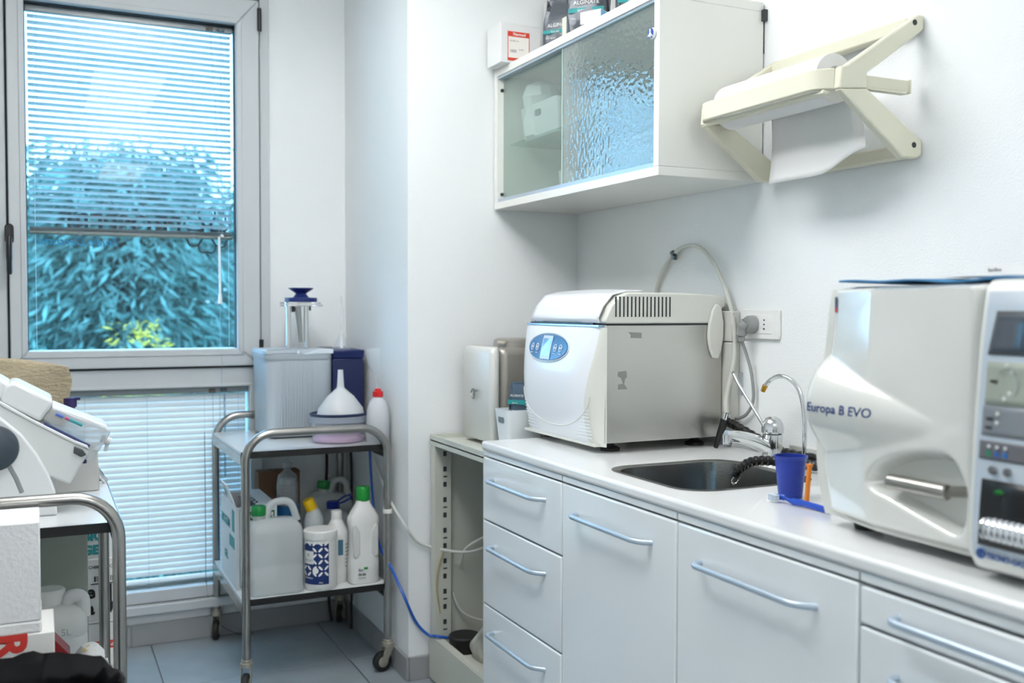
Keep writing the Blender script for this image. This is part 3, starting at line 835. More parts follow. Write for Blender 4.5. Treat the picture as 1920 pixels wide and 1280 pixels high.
# flat front bar that bows out between the two side brackets
def ribbon(P, th, z0, z1):
    P = [Vector(q) for q in P]; out = []
    for i, q in enumerate(P):
        t = (P[min(i + 1, len(P) - 1)] - P[max(i - 1, 0)]).normalized(); nn = Vector((-t.y, t.x, 0)) * th / 2
        out.append([(q.x + nn.x, q.y + nn.y, z0), (q.x + nn.x, q.y + nn.y, z1), (q.x - nn.x, q.y - nn.y, z1), (q.x - nn.x, q.y - nn.y, z0)])
    return out
MB().loft(ribbon(p, .012, 1.750, 1.795)).build('front_bar', M_cream, ph, bevel=.003)
MB().loft(ribbon([(1.535, 1.66, 0), (1.535, 2.09, 0)], .020, 1.741, 1.7495)).build('tear_edge', M_cream, ph, bevel=.002)
MB().box(1.616, 1.752, 1.636, 1.646, 1.758, 1.785).box(1.6165, 1.738, 1.630, 1.648, 1.753, 1.758).box(1.748, 1.753, 1.632, 1.650, 1.756, 1.787).build('spare_peg', M_cream, ph, bevel=.002)
for z, x in ((1.643, 1.758), (1.912, 1.755)):
    MB().tube([(x, 1.6272, z), (x, 1.6295, z)], .0065, 12).build('screw_hole', M_gasket, ph)
rl = thing('paper_roll', 'white paper towel roll with a loose sheet hanging down', 'paper roll', (1.605, 1.90, 1.735))
rx, rz_ = 1.605, 1.792
MB().lathe([(.026, 0), (.055, 0), (.055, .37), (.026, .37)], (rx, 1.712, rz_), 40, 'y', caps=False).lathe([(.026, 0), (.026, .37)], (rx, 1.712, rz_), 40, 'y', caps=False).build('roll', M_paper, rl, ang=50)
MB().lathe([(.0265, -.004), (.024, -.004), (.024, .378), (.0265, .378), (.0265, -.004)], (rx, 1.712, rz_), 30, 'y', caps=False).build('core_tube', mat('core_grey', '#c9c8c2', .7), rl)
sh = MB()
def sheet(u, v):
    # u: near edge .. far edge, v: from the roll down to the torn edge
    y = (1.712 - .045 * v) + u * (.270 + .052 * v)
    bot = 1.636 - .046 * smooth(0, .45, u)
    x = rx + .052 + .010 * math.sin(v * 2.6) - .012 * v + .004 * math.sin(5 * u + 2 * v)
    return (x, y, 1.775 + (bot - 1.775) * v)
sh.grid(sheet, 10, 14)
sh.build('loose_sheet', transl('tissue_sheet', '#f1f1ef', .25, .9), rl, ang=80, solid=.0008)
# ================================================================== metal shelving in the niche
M_shelf = mat('shelving_paint', '#c9cbc0', .45, var=.06, vscale=5)
su = thing('metal_shelving', 'beige-grey slotted metal shelving unit between the pier and the drawer cabinet', 'shelving', (1.48, 2.94, 0))
MB().box(1.262, 1.775, 3.165, 3.172, .02, .808).build('side_panel', M_shelf, su)
MB().box(1.768, 1.778, 2.72, 3.165, .02, .808).build('back_panel', M_shelf, su)
def slotted_post(x0, x1, y, m_out):
    post = MB().box(x0, x1, y - .003, y, 0, .82).box(x0, x0 + .003, y, y + .036, 0, .82).build('post', M_shelf, m_out)
    z = .775
    k = 0
    xm = (x0 + x1) / 2
    while z > .18:
        MB().box(xm + .001, xm + .013, y - .0036, y - .0028, z, z + .017).build('slot', M_gasket, post)
        if k % 2: MB().box(xm + .001, xm + .015, y - .0036, y - .0028, z - .020, z - .015).build('slot', M_gasket, post)
        z -= .0525; k += 1
slotted_post(1.203, 1.262, 3.150, su)
MB().box(1.203, 1.26, 2.705, 2.708, 0, .82).box(1.203, 1.206, 2.708, 2.74, 0, .82).build('post', M_shelf, su)
MB().box(1.200, 1.778, 2.700, 3.185, .826, .832).box(1.200, 1.204, 2.700, 3.185, .812, .848).box(1.774, 1.778, 2.700, 3.185, .812, .848).box(1.204, 1.774, 3.181, 3.185, .812, .848).build('top_shelf', M_shelf, su, bevel=.001)
MB().box(1.206, 1.776, 2.705, 3.146, .126, .131).box(1.196, 1.202, 2.705, 3.185, .01, .158).box(1.202, 1.224, 2.705, 3.146, .153, .158).build('bottom_shelf', M_shelf, su, bevel=.001)

# odds and ends on the bottom shelf
dc = thing('plastic_canister', 'dirty white plastic canister lying tilted on the bottom shelf of the shelving', 'canister', (1.33, 2.90, .131))
Mx = Matrix.Translation((1.34, 2.905, .205)) @ Matrix.Rotation(.9, 4, 'X') @ Matrix.Rotation(.2, 4, 'Z')
MB().box(-.075, .075, -.05, .05, -.10, .12).xf(Mx).build('canister_body', mat('dirty_white_plastic', '#d3d2c8', .5, var=.8, vscale=14, dirt='#5b5a50'), dc, bevel=.022, seg=4)
MB().tube([(0, 0, .118), (0, 0, .15)], .02, 16).xf(Mx).build('canister_cap', M_black, dc)
lp = MB().box(-.16, .16, -.008, .008, 0, .42).xf(Matrix.Translation((1.40, 2.735, .1315)) @ Matrix.Rotation(-.035, 4, 'X')).build('leaning_board', M_card, None, bevel=.002)
tag(lp, 'pale board leaning on end inside the metal shelving', 'board')
lp2 = MB().box(-.10, .10, -.006, .006, 0, .27).xf(Matrix.Translation((1.37, 2.765, .1315)) @ Matrix.Rotation(-.03, 4, 'X')).build('leaning_board', M_card, None, bevel=.002)
tag(lp2, 'shorter pale board leaning on end inside the metal shelving', 'board')
bk = MB().lathe([(.0, .1315), (.05, .1315), (.055, .18), (.05, .185), (0, .185)], (1.275, 3.056, 0), 20).build('dark_pot', M_blackrub, None)
tag(bk, 'low dark pot on the bottom shelf beside the dirty canister', 'pot')

# loose hoses and cables by the pier
def cable(name, label, pts, r, m, cat='cable', k=7, parts=None):
    o = MB().tube(spline(pts, k), r, 8).build(name, m, None)
    return tag(o, label, cat)
M_bluehose = mat('blue_hose', '#1c5ab8', .35)
cable('blue_hose', 'blue air hose hanging from the trolley and looping into the shelving', [(1.098, 3.548, .76), (1.100, 3.535, .65), (1.101, 3.510, .546), (1.100, 3.44, .424), (1.098, 3.30, .372), (1.108, 3.197, .30), (1.150, 3.193, .205), (1.190, 3.180, .158), (1.198, 3.125, .168), (1.25, 3.125, .155), (1.33, 3.128, .142)], .0052, M_bluehose, 'hose')
M_whtube = transl('white_tubing', '#e2e3df', .25)
cable('white_tube', 'white tube sagging from the trolley across the pier into the shelving', [(1.112, 3.60, .78), (1.114, 3.50, .68), (1.110, 3.35, .60), (1.105, 3.190, .55), (1.150, 3.193, .485), (1.20, 3.188, .46), (1.24, 3.13, .455), (1.32, 3.10, .45), (1.42, 3.09, .48)], .0048, M_whtube, 'tube')
cable('clear_tube', 'thin white tube curving inside the metal shelving', [(1.30, 3.155, .40), (1.31, 3.13, .455), (1.37, 3.09, .50), (1.45, 3.06, .52)], .0045, M_whtube, 'tube')
cable('clear_tube', 'thin white tube lying low along the inside of the metal shelving', [(1.272, 3.158, .30), (1.30, 3.15, .235), (1.36, 3.14, .20), (1.45, 3.13, .18)], .0045, M_whtube, 'tube')
cable('clear_tube', 'yellowed tube dangling over the slotted shelving post', [(1.234, 3.143, .455), (1.214, 3.141, .40), (1.208, 3.142, .33), (1.220, 3.141, .24)], .0025, transl('yellowed_tube', '#c9b98a', .3), 'tube')

# ---------------------------------------------------------------- water distiller on top of the shelving
ds = thing('water_distiller', 'silver-grey water distiller housing with a pale front cover on the shelving', 'distiller', (1.42, 2.99, .8325))
M_sil = mat('silver_grey_plastic', '#9d9a92', .35, metal=.35)
M_sil2 = mat('pale_silver_plastic', '#d5d6d2', .4, metal=.1)
def sect(z, x0, x1, y0, y1, r, bow):
    out = []
    for (x, y) in rrect(x0, x1, y0, y1, r, 6):
        if x < (x0 + x1) / 2:
            u = (y - (y0 + y1) / 2) / ((y1 - y0) / 2)
            x = x - bow * (1 - u * u) * (1 if x < x0 + r + .001 else 0)
        out.append((x, y, z))
    return out
MB().loft([sect(.842, 1.334, 1.555, 2.905, 3.125, .03, 0), sect(.838, 1.334, 1.555, 2.905, 3.125, .03, 0)] [::-1] + [sect(z, 1.334, 1.555, 2.905 + i, 3.125 - i, .03, 0) for z, i in ((1.125, 0), (1.142, .004), (1.150, .016))]).build('housing', M_sil, ds, ang=50)
MB().loft([sect(z, 1.300 + i, 1.333, 2.898 + i, 3.130 - i, .014, .012) for z, i in ((.846, .004), (.852, 0), (1.130, 0), (1.147, .005), (1.154, .014))]).build('front_cover', M_sil2, ds, ang=50)
MB().box(1.335, 1.55, 2.92, 3.11, .8327, .842).build('base', M_black, ds)
MB().loft([[(x, y, z) for x, y in rrect(1.375 + i, 1.53 - i, 2.93 + i, 3.09 - i, .05, 6)] for z, i in ((1.150, 0), (1.172, .002), (1.178, .010))]).build('lid', M_sil, ds, ang=50)
MB().box(1.366, 1.380, 2.955, 3.00, 1.160, 1.170).build('lid_handle', mat('lid_handle_beige', '#c9bfae', .45), ds, bevel=.003)
pz = [(1.2862, 3.03, 1.000), (1.2862, 3.018, 1.012), (1.2862, 3.004, 1.012), (1.2862, 3.012, .994), (1.2862, 2.99, 1.010), (1.2862, 2.982, 1.008)]
MB().tube(spline(pz, 4), .0028, 6).tube(spline([(1.2862, 3.022, .990), (1.2862, 3.010, .982), (1.2862, 3.000, 1.000)], 4), .0028, 6).build('emblem', mat('emblem_grey', '#8f918f', .3, metal=.6), ds)
bs = basket('storage_basket', 'white plastic basket with hand slot in front of the water distiller', 'basket', 1.298, 1.43, 2.772, 2.874, .8325, .962, M_tub)
pouch('blue-grey foil pouch standing in the white basket beside the distiller', 1.368, 2.824, -1.0, .080, .042, .205, 8, mat('blue_foil_pouch', '#5f7387', .28, metal=.35, bump=.7, bscale=30, var=.4, vscale=14), .8365, 'foil_pouch', None, True, 'ALGINATE', .38)

# ================================================================== steel-sided autoclave
ac = thing('autoclave', 'white autoclave with brushed steel sides and oval blue control panel', 'autoclave', (1.55, 2.535, CT))
ax0, ax1, ay0, ay1 = 1.368, 1.752, 2.302, 2.765
M_acw = mat('autoclave_white', '#e6e9ec', .3, coat=.25)
M_acs = mat('autoclave_warm_white', '#d9dad2', .4)
M_side = mat('autoclave_brushed_steel', '#c9c8c3', .34, metal=1.0, bump=.05, bscale=260, stretch=(.04, 1, 1), var=.05, vscale=3)
MB().box(ax0, ax1, ay0, ay1, .915, 1.233).build('steel_case', M_side, ac, bevel=.002)
MB().box(ax0 + .004, ax1 - .002, ay0 + .003, ay1 - .003, 1.2335, 1.2375).build('case_seam', M_gasket, ac)
for (x, y) in ((1.418, 2.358), (1.70, 2.358), (1.418, 2.70), (1.70, 2.70)):
    MB().lathe([(.027, CT + .0002), (.027, CT + .008), (.012, CT + .016), (.010, .916)], (x, y, 0), 18).build('foot', M_blackrub, ac)
# front door: bulged panel, lower strip with ribs
def acf(y, z):
    """front face depth: bellied out towards the room"""
    u = (y - (ay0 + ay1) / 2) / ((ay1 - ay0) / 2)
    v = (z - .905) / (1.232 - .905)
    belly = .034 * math.sin(min(1, max(0, v)) * PI) ** .8
    side = (1 - abs(u) ** 4)
    return 1.362 - .010 * side - belly * (.35 + .65 * side) * (.55 if v < .0 else 1)
f0y, f1y = ay0 - .002, ay1 + .002
door = MB()
def ins(z): return .014 + .046 * smooth(1.225, .98, z) if False else .014 + .046 * (1 - smooth(.96, 1.225, z))
def dpt(u, v):
    z = .905 + .322 * v
    y = f0y + ins(z) + (f1y - f0y - 2 * ins(z)) * u
    return (acf(y, z), y, z)
door.grid(dpt, 24, 24)
door.build('front_panel', M_acw, ac, ang=80)
# warm-white cheeks either side of the panel
for s_, yy in ((-1, f0y), (1, f1y)):
    c = MB()
    def ck(u, v, s_=s_, yy=yy):
        z = .905 + .322 * v
        yi = yy - s_ * ins(z)
        xi = acf(yi, z)
        y = yy - s_ * ins(z) * (1 - u)
        return (xi + (1.372 - xi) * u ** 1.6, y, z)
    c.grid(ck, 5, 24)
    c.build('front_cheek', M_acs, ac, ang=80)
MB().box(1.345, 1.372, f0y + .02, f1y - .02, .9052, .912).build('front_sill', M_acs, ac)
# belly seam and ribs
def on_front(y, z, d=.0015): return (acf(y, z) - d, y, z)
ym = (ay0 + ay1) / 2
MB().tube([on_front(ym + .20 * math.cos(a), 1.04 + .095 * math.sin(a) * 1.0, .0002) for a in [PI + PI * i / 30 for i in range(31)]], .0016, 6).build('belly_seam', M_acs, ac)
for k in range(9):
    z = .925 + .0095 * k
    wdt = .20 - .005 * k
    for sgn in (-1, 1):
        ya = ym + sgn * .195; yb = ym + sgn * (.125 + .006 * k)
        MB().tube([on_front(ya + (yb - ya) * i / 6, z, .0) for i in range(7)], .0014, 5).build('rib', M_acw, ac)
# oval control panel
ov = MB()
oc = (ym + .030, 1.166)
N = 40
pts = []
for i in range(N):
    a = 2 * PI * i / N
    pts.append((oc[0] + .122 * math.cos(a), oc[1] + .037 * math.sin(a)))
rin = [on_front(y, z, .0035) for (y, z) in pts]
ctr = on_front(oc[0], oc[1], .0045)
ov.add(rin + [ctr] + [on_front(y, z, -.002) for (y, z) in pts], [(i, (i + 1) % N, N) for i in range(N)] + [(i, N + 1 + i, N + 1 + (i + 1) % N, (i + 1) % N) for i in range(N)])
ovo = ov.build('control_panel', mat('panel_steel_blue', '#3f75a6', .25), ac)
MB().tube([on_front(oc[0] + .127 * math.cos(a), oc[1] + .041 * math.sin(a), .0012) for a in [2 * PI * i / 48 for i in range(49)]], .0022, 6).build('panel_rim', mat('panel_rim', '#cfdcea', .3), ovo)
lc = MB()
def lcd(u, v): 
    y = oc[0] + .030 - .060 * u; z = oc[1] - .034 + .068 * v
    return on_front(y, z, .0052 + .0 * u)
lc.grid(lcd, 4, 4)
lc.build('display_frame', mat('display_frame', '#c5d3de', .3), ovo)
l2 = MB(); l2.grid(lambda u, v: on_front(oc[0] + .025 - .050 * u, oc[1] - .026 + .052 * v, .0058), 4, 4)
l2.build('display', mat('display_glass', '#7fb0df', .06, coat=1.0, metal=.3), ovo)
for k, yy in enumerate((.088, .056, -.056, -.088)):
    y = oc[0] + yy
    b_ = MB().tube([on_front(y + .0075 * math.cos(a), oc[1] + .010 * math.sin(a), .0058) for a in [2 * PI * i / 16 for i in range(17)]], .0009, 5)
    b_.tube([on_front(y + .003, oc[1], .0062), on_front(y - .003, oc[1], .0062)], .003, 6)
    b_.box(acf(y, oc[1] - .016) - .0062, acf(y, oc[1] - .016) - .0055, y - .006, y + .006, oc[1] - .0175, oc[1] - .0155)
    b_.build('button', mat('button_white', '#e8eff5', .3), ovo)
# lid
lidp = [(1.372, 1.2375), (1.366, 1.244), (1.385, 1.285), (1.412, 1.312), (1.44, 1.322), (1.60, 1.3225), (1.72, 1.318), (1.765, 1.313), (1.765, 1.284), (1.752, 1.280), (1.752, 1.2375)]
MB().prism(lidp, 'y', ay0, ay1 - .012).build('lid', M_acs, ac, bevel=.006, seg=3)
lf = MB()
def lfn(u, v):
    y = ay0 + .022 + (ay1 - .02 - ay0 - .044) * u
    k = [(1.364, 1.240), (1.358, 1.252), (1.374, 1.285), (1.402, 1.316), (1.445, 1.3265), (1.50, 1.3265)]
    t = v * (len(k) - 1); i = min(int(t), len(k) - 2); ft = t - i
    q = (k[i][0] + (k[i + 1][0] - k[i][0]) * ft, k[i][1] + (k[i + 1][1] - k[i][1]) * ft)
    bow = .014 * (1 - (2 * u - 1) ** 2) * (1 - v * .6)
    rise = .006 * (1 - (2 * u - 1) ** 2) * smooth(.5, 1, v)
    return (q[0] - bow, y, q[1] + rise - (0.010 * max(0, 1 - ((2 * u - 1) / .62) ** 2) * -1 if v == 0 else 0))
lf.grid(lfn, 24, 20)
lf.build('lid_front', M_acw, ac, ang=80, solid=.004)
MB().box(1.352, 1.372, ay0 + .01, ay1 - .02, 1.2285, 1.2345).build('door_edge', mat('door_edge_steel', '#a9c0da', .15, metal=.8), ac, bevel=.001)
MB().box(1.3585, 1.366, ay0 + .05, ay1 - .06, 1.2350, 1.250).build('door_gap', M_black, ac)
for k in range(15):
    x = 1.400 + .0124 * k
    MB().box(x - .0018, x + .0018, ay0 - .0012, ay0 + .002, 1.256, 1.311).build('vent_slot', M_black, ac)
hh = [(1.712, 1.276), (1.700, 1.235), (1.697, 1.20), (1.703, 1.165), (1.714, 1.140), (1.732, 1.138), (1.742, 1.160), (1.749, 1.20), (1.7495, 1.24), (1.741, 1.28), (1.730, 1.290), (1.722, 1.290)]
MB().prism(hh, 'y', ay0 - .012, ay0 - .001).build('side_handle', M_acs, ac, bevel=.003, seg=3)
M_tape = mat('grey_tape_residue', '#8d8d88', .7)
MB().prism([(1.440, 1.215), (1.482, 1.213), (1.482, 1.198), (1.446, 1.199), (1.448, 1.206)], 'y', ay0 - .0008, ay0 + .001).build('tape_patch', M_tape, ac)
MB().prism([(1.408, 1.108), (1.434, 1.110), (1.436, 1.092), (1.430, 1.088), (1.427, 1.074), (1.436, 1.064), (1.436, 1.060), (1.408, 1.060), (1.409, 1.074), (1.424, 1.075), (1.418, 1.090), (1.407, 1.096)], 'y', ay0 - .0008, ay0 + .001).build('tape_patch', M_tape, ac)

# ================================================================== large autoclave in the foreground
eu = thing('autoclave', 'large cream-white bulging autoclave with a control panel at the right edge', 'autoclave', (1.50, 1.13, CT))
M_eu = mat('autoclave_cream', '#e2e3dd', .12, coat=1.0)
M_euc = mat('autoclave_case', '#dadbd4', .3)
M_eup = mat('control_panel_blue_grey', '#c4cfd8', .35)
ex0 = 1.252
eyl, eyr = 1.405, 1.030          # left edge of door, seam to the control panel
ez0, ez1 = .903, 1.318
def inside(poly, y, z):
    c = False; j = len(poly) - 1
    for i in range(len(poly)):
        if (poly[i][1] > z) != (poly[j][1] > z) and y < (poly[j][0] - poly[i][0]) * (z - poly[i][1]) / (poly[j][1] - poly[i][1]) + poly[i][0]: c = not c
        j = i
    return c
def pdist(poly, y, z):
    d = 9
    for i in range(len(poly)):
        a = poly[i - 1]; b = poly[i]
        vx, vy = b[0] - a[0], b[1] - a[1]
        t = max(0, min(1, ((y - a[0]) * vx + (z - a[1]) * vy) / (vx * vx + vy * vy)))
        d = min(d, math.hypot(y - a[0] - vx * t, z - a[1] - vy * t))
    return d
rec = [(q.x, q.y) for q in spline([(1.262, .990, 0), (1.242, 1.020, 0), (1.195, 1.046, 0), (1.130, 1.060, 0), (1.083, 1.058, 0), (1.054, 1.020, 0), (1.048, .985, 0), (1.056, .945, 0), (1.076, .928, 0), (1.130, .940, 0), (1.21, .962, 0), (1.250, .972, 0)], 3, True)]
def eux(y, z):
    v = (z - ez0) / (ez1 - ez0)
    x = ex0 + .006 * (1 - v)
    # rounded edges
    x += .030 * smooth(.985, 1.0, v) + .020 * (1 - smooth(0, .05, v))
    t = max(0, min(1, (y - 1.115) / (eyl - 1.115)))         # 0 right .. 1 at the left edge
    # eye shaped bulge that carries the name
    zc_ = 1.100 + .010 * t
    hw = (.004 + .090 * t ** .95) if z > zc_ else (.004 + .088 * t ** .6)
    e = abs(z - zc_) / hw
    if e < 1: x -= .050 * smooth(-.25, 1.1, t) * t ** .5 * ((1 - e ** 2.6) ** .9 if z > zc_ else (1 - e * e) ** 1.3)
    x += .012 * smooth(1.02, 1.0, 1.0) * 0
    # the left third is turned towards the window
    x += .20 * (math.sqrt((y - 1.262) ** 2 + 1e-5) + (y - 1.262)) / 2
    # left edge rolls back
    k = max(0, (y - (eyl - .035)) / .035)
    x += .030 * k ** 2.2
    # seam side shallow roll
    k2 = max(0, ((eyr + .022) - y) / .022)
    x += .020 * k2 ** 1.6
    if inside(rec, y, z):
        x += .042 * smooth(0, .030, pdist(rec, y, z))
    return x
d_ = MB()
def euy(u, v):
    z = ez0 + (ez1 - ez0) * v
    # the side outline leans: narrower at the top and bottom
    yl = eyl - .030 * smooth(.35, 1.0, v) - .018 * (1 - smooth(0, .25, v))
    return eyr + (yl - eyr) * u, z
def eud(u, v):
    y, z = euy(u, v)
    yy = eyr + (eyl - eyr) * u
    return (eux(yy, z), y, z)
d_.grid(eud, 110, 120)
d_.build('door', M_eu, eu, ang=75)
# casing behind the door
cs = MB()
def cas(v):
    z = ez0 + .004 + (ez1 - ez0 - .008) * v
    yl = eyl - .030 * smooth(.35, 1.0, v) - .018 * (1 - smooth(0, .25, v))
    return yl, z
rg = []
for i in range(13):
    yl, z = cas(i / 12)
    q = (.0 if 0 < i < 12 else .006)
    rg.append([(ex0 + .032 + q, yl - .001, z), (ex0 + .032 + q, .832, z), (1.742, .832, z), (1.742, yl - .001, z)])
cs.loft(rg).build('case', M_euc, eu, ang=50)
text('Europa B EVO', .0225, M_blue, eu, frame((0, 1.3760, 1.0985), *FACE_L), wx=1.10, bold=.0003, ext=.0002, shear=.15,
     mapf=lambda p: (eux(p.y, p.z) - .0008, p.y, p.z))
MB().tube([(1.262, 1.208, .996), (1.262, 1.092, .996)], .0125, 20).build('door_handle', mat('handle_steel', '#a9a7a0', .28, metal=1.0), eu, bevel=.002)
MB().tube([(1.264, 1.103, .996), (1.290, 1.072, .999)], .0085, 12).build('handle_arm', mat('handle_arm_grey', '#86847c', .4, metal=.6), eu)
ar = MB()
arc = [Vector((0, 1.052 + .0, 0))]
P = []
for i in range(15):
    a = math.radians(-8 + 92 * i / 14)
    P.append((1.2885 - .012 * math.sin(a), 1.118 - .056 * math.cos(a) * 1.0, .985 + .074 * math.sin(a)))
ar.tube(P, [.0075] * 13 + [.005, .002], 8, flat=.8)
ar.build('handle_slot', M_black, eu)
MB().add([(1.2535, 1.372, 1.300), (1.2535, 1.365, 1.300), (1.2525, 1.367, 1.276), (1.2525, 1.374, 1.276)], [(0, 1, 2, 3)]).xf(Matrix.Translation((-.0, -.013, 0)))
st = MB().grid(lambda u, v: (eux(1.374 - .008 * u, 1.274 + .026 * v) - .0006, 1.352 - .008 * u, 1.274 + .026 * v), 2, 2).build('warning_sticker', mat('sticker_dark', '#3d4a66', .4), eu)
MB().grid(lambda u, v: (eux(1.374 - .008 * u, 1.273 + .008 * v) - .0010, 1.352 - .008 * u, 1.273 + .008 * v), 2, 2).build('sticker_band', mat('sticker_red', '#b8323a', .4), st)
for (x, y) in ((1.335, 1.325), (1.335, .90), (1.69, 1.32), (1.69, .90)):
    MB().lathe([(.024, CT + .0002), (.026, CT + .010), (.020, .912)], (x, y, 0), 18).build('foot', M_blackrub, eu)
# control panel column at the right
pf = MB()
pr_ = [(1.262, .896), (1.240, .902), (1.226, .925), (1.226, 1.0), (1.231, 1.10), (1.240, 1.22), (1.252, 1.308), (1.262, 1.322), (1.29, 1.3245), (1.29, .896)]
MB().prism(pr_, 'y', .83, 1.024).build('panel_housing', M_off, eu, bevel=.006, seg=3)
def pfx(z):
    k = [(.902, 1.240), (.925, 1.226), (1.0, 1.226), (1.10, 1.231), (1.22, 1.240), (1.308, 1.252)]
    for i in range(len(k) - 1):
        if z <= k[i + 1][0]:
            t = (z - k[i][0]) / (k[i + 1][0] - k[i][0]); return k[i][1] + (k[i + 1][1] - k[i][1]) * t
    return k[-1][1]
def patch(y0, y1, z0, z1, d, m, nm, par, n=6, slant=0.0):
    a = MB()
    a.grid(lambda u, v: (pfx(z0 + (z1 - z0) * v) - d, y0 + (y1 - y0) * u + slant * (v - .5), z0 + (z1 - z0) * v), 2, n)
    return a.build(nm, m, par, solid=.0006)
patch(.845, 1.014, .922, 1.305, .0012, M_eup, 'membrane', eu, 16)
sc = patch(.86, 1.0005, 1.214, 1.277, .0026, mat('screen_bezel', '#54585c', .35), 'screen_bezel', eu, 6, -.008)
patch(.865, .9955, 1.2185, 1.268, .0036, mat('dark_screen', '#3a4653', .12), 'screen', sc, 6, -.006)
k1 = patch(.86, 1.004, 1.142, 1.204, .0022, mat('key_zone_olive', '#a3aa9c', .4), 'key_zone', eu)
k2 = patch(.86, 1.006, 1.098, 1.141, .0022, mat('key_zone_grey', '#84898d', .4), 'key_zone', eu)
k3 = patch(.86, 1.008, 1.064, 1.091, .0024, mat('key_zone_dark', '#6b6a6e', .4), 'key_zone', eu)
MB().tube([(pfx(1.175) - .0036, .968 + .017 * math.cos(a), 1.173 + .022 * math.sin(a)) for a in [math.radians(40 + 280 * i / 30) for i in range(31)]], .0006, 5).build('dial_ring', M_grey, k1)
for (y, z) in ((.972, 1.199), (.963, 1.190), (.965, 1.160), (.973, 1.152), (.982, 1.130), (.982, 1.117)):
    MB().lathe([(0, -.002), (.0028, -.0012), (.0034, 0)], (pfx(z) - .0025, y, z), 12, 'x').build('indicator', mat('indicator_pale', '#d6ded9', .3), k1)
text('FREE', .006, M_ink, k1, frame((pfx(1.176) - .003, .997, 1.174), *FACE_L))
for z, s_ in ((1.120, 'TEST'), (1.108, 'VAC')):
    text(s_, .006, M_ink, k2, frame((pfx(z) - .003, 1.000, z), *FACE_L))
for i, c in enumerate(('#2f8a6a', '#2d66b0', '#3a78c0')):
    y = .992 - .0135 * i
    MB().lathe([(0, -.0025), (.0022, -.0015), (.0026, 0)], (pfx(1.083) - .0028, y, 1.083), 10, 'x').build('led', mat('led_white', '#e6e8ea', .3), k3)
    MB().box(pfx(1.073) - .0034, pfx(1.073) - .0026, y - .0035, y + .0035, 1.069, 1.077).build('key_icon', mat('icon_' + c[1:], c, .4), k3)
for y in (.984, .960):
    MB().lathe([(0, -.006), (.005, -.0055), (.0062, -.004), (.0062, 0)], (pfx(1.05) - .001, y, 1.050), 18, 'x').build('round_button', mat('button_grey', '#6f7376', .35, metal=.4), eu)
pn = patch(.862, 1.003, .940, 1.036, .0025, M_black, 'printer_window', eu, 6, -.004)
MB().lathe([(.016, 0), (.0165, .003), (.0165, .11), (.016, .113)], (pfx(.965) - .004, .870, .966), 24, 'y').build('paper_roll', mat('printer_paper', '#d9dde2', .3), pn)
for i in range(9):
    MB().lathe([(.0172, 0), (.0172, .0035)], (pfx(.965) - .004, .985 - .0095 * i, .966), 24, 'y').build('roll_rib', M_chrome, pn)
MB().lathe([(0, -.003), (.006, -.002), (.007, 0)], (pfx(1.02) - .003, .972, 1.020), 14, 'x', sx=1.2, sy=.5).build('green_lamp', mat('green_lens', '#1f7a34', .2), pn)
lg = MB().tube([(pfx(.926) - .0016, 1.000 + .0062 * math.cos(a), .927 + .0062 * math.sin(a)) for a in [2 * PI * i / 20 for i in range(21)]], .0015, 6)
lg.box(pfx(.926) - .0026, pfx(.926) - .0012, .9985, 1.0015, .920, .934).box(pfx(.926) - .0026, pfx(.926) - .0012, .995, 1.005, .9295, .932)
lg.build('maker_emblem', M_blue, eu)
text('TECNO-GAZ', .011, M_blue, eu, frame((pfx(.925) - .002, .990, .9225), *FACE_L), bold=.0003)
# blue cloth on the top, box and clip
cl = MB()
cl.grid(lambda u, v: (1.286 + .40 * u, .84 + .515 * v, 1.3255 + .0022 * math.sin(9 * v + 3 * u) + .0018 * math.sin(21 * v)), 14, 24)
tag(cl.build('blue_cloth', mat('blue_cloth', '#3f7fae', .8), None, solid=.0035, ang=80), 'thin blue cloth spread on top of the large autoclave', 'cloth')
wbx = thing('flat_box', 'flat white box with a red diamond lying on the blue cloth', 'box', (1.42, 1.02, 1.330))
Mr = Matrix.Translation((1.45, 1.045, 1.3305)) @ Matrix.Rotation(-.10, 4, 'Z')
MB().box(-.06, .06, -.10, .10, .0005, .021).xf(Mr).build('carton', M_card, wbx, bevel=.001)
MB().box(-.0604, -.0596, -.10, -.062, .002, .019).xf(Mr).build('grey_panel', mat('print_midgrey', '#a9a9aa', .6), wbx)
MB().add([(-.0605, -.052, .014), (-.0605, -.046, .0155), (-.0605, -.040, .014), (-.0605, -.046, .007)], [(0, 1, 2, 3)]).xf(Mr).build('red_diamond', mat('print_crimson', '#a61f3f', .5), wbx)
text('SteriBox', .008, M_grey, wbx, Mr @ frame((-.0606, .088, .010), *FACE_L))
pt_ = MB().box(1.34, 1.40, 1.06, 1.18, 1.3310, 1.3335).build('paper_sheet', M_paper, None)
tag(pt_, 'white folded paper beside the flat box on the blue cloth', 'paper')
cp = thing('spring_clip', 'black spring clip resting on the flat white box', 'clip', (1.43, .965, 1.3525))
MB().prism([(-.02, .0), (.02, .0), (.03, .012), (-.025, .008)], 'x', -.01, .012).xf(Matrix.Translation((1.415, .985, 1.3525))).build('clip_body', M_black, cp, bevel=.001)
MB().tube([(1.412, 1.0, 1.362), (1.412, 1.018, 1.366), (1.424, 1.02, 1.366), (1.424, 1.0, 1.362)], .0012, 6).build('clip_wire', M_chrome, cp)

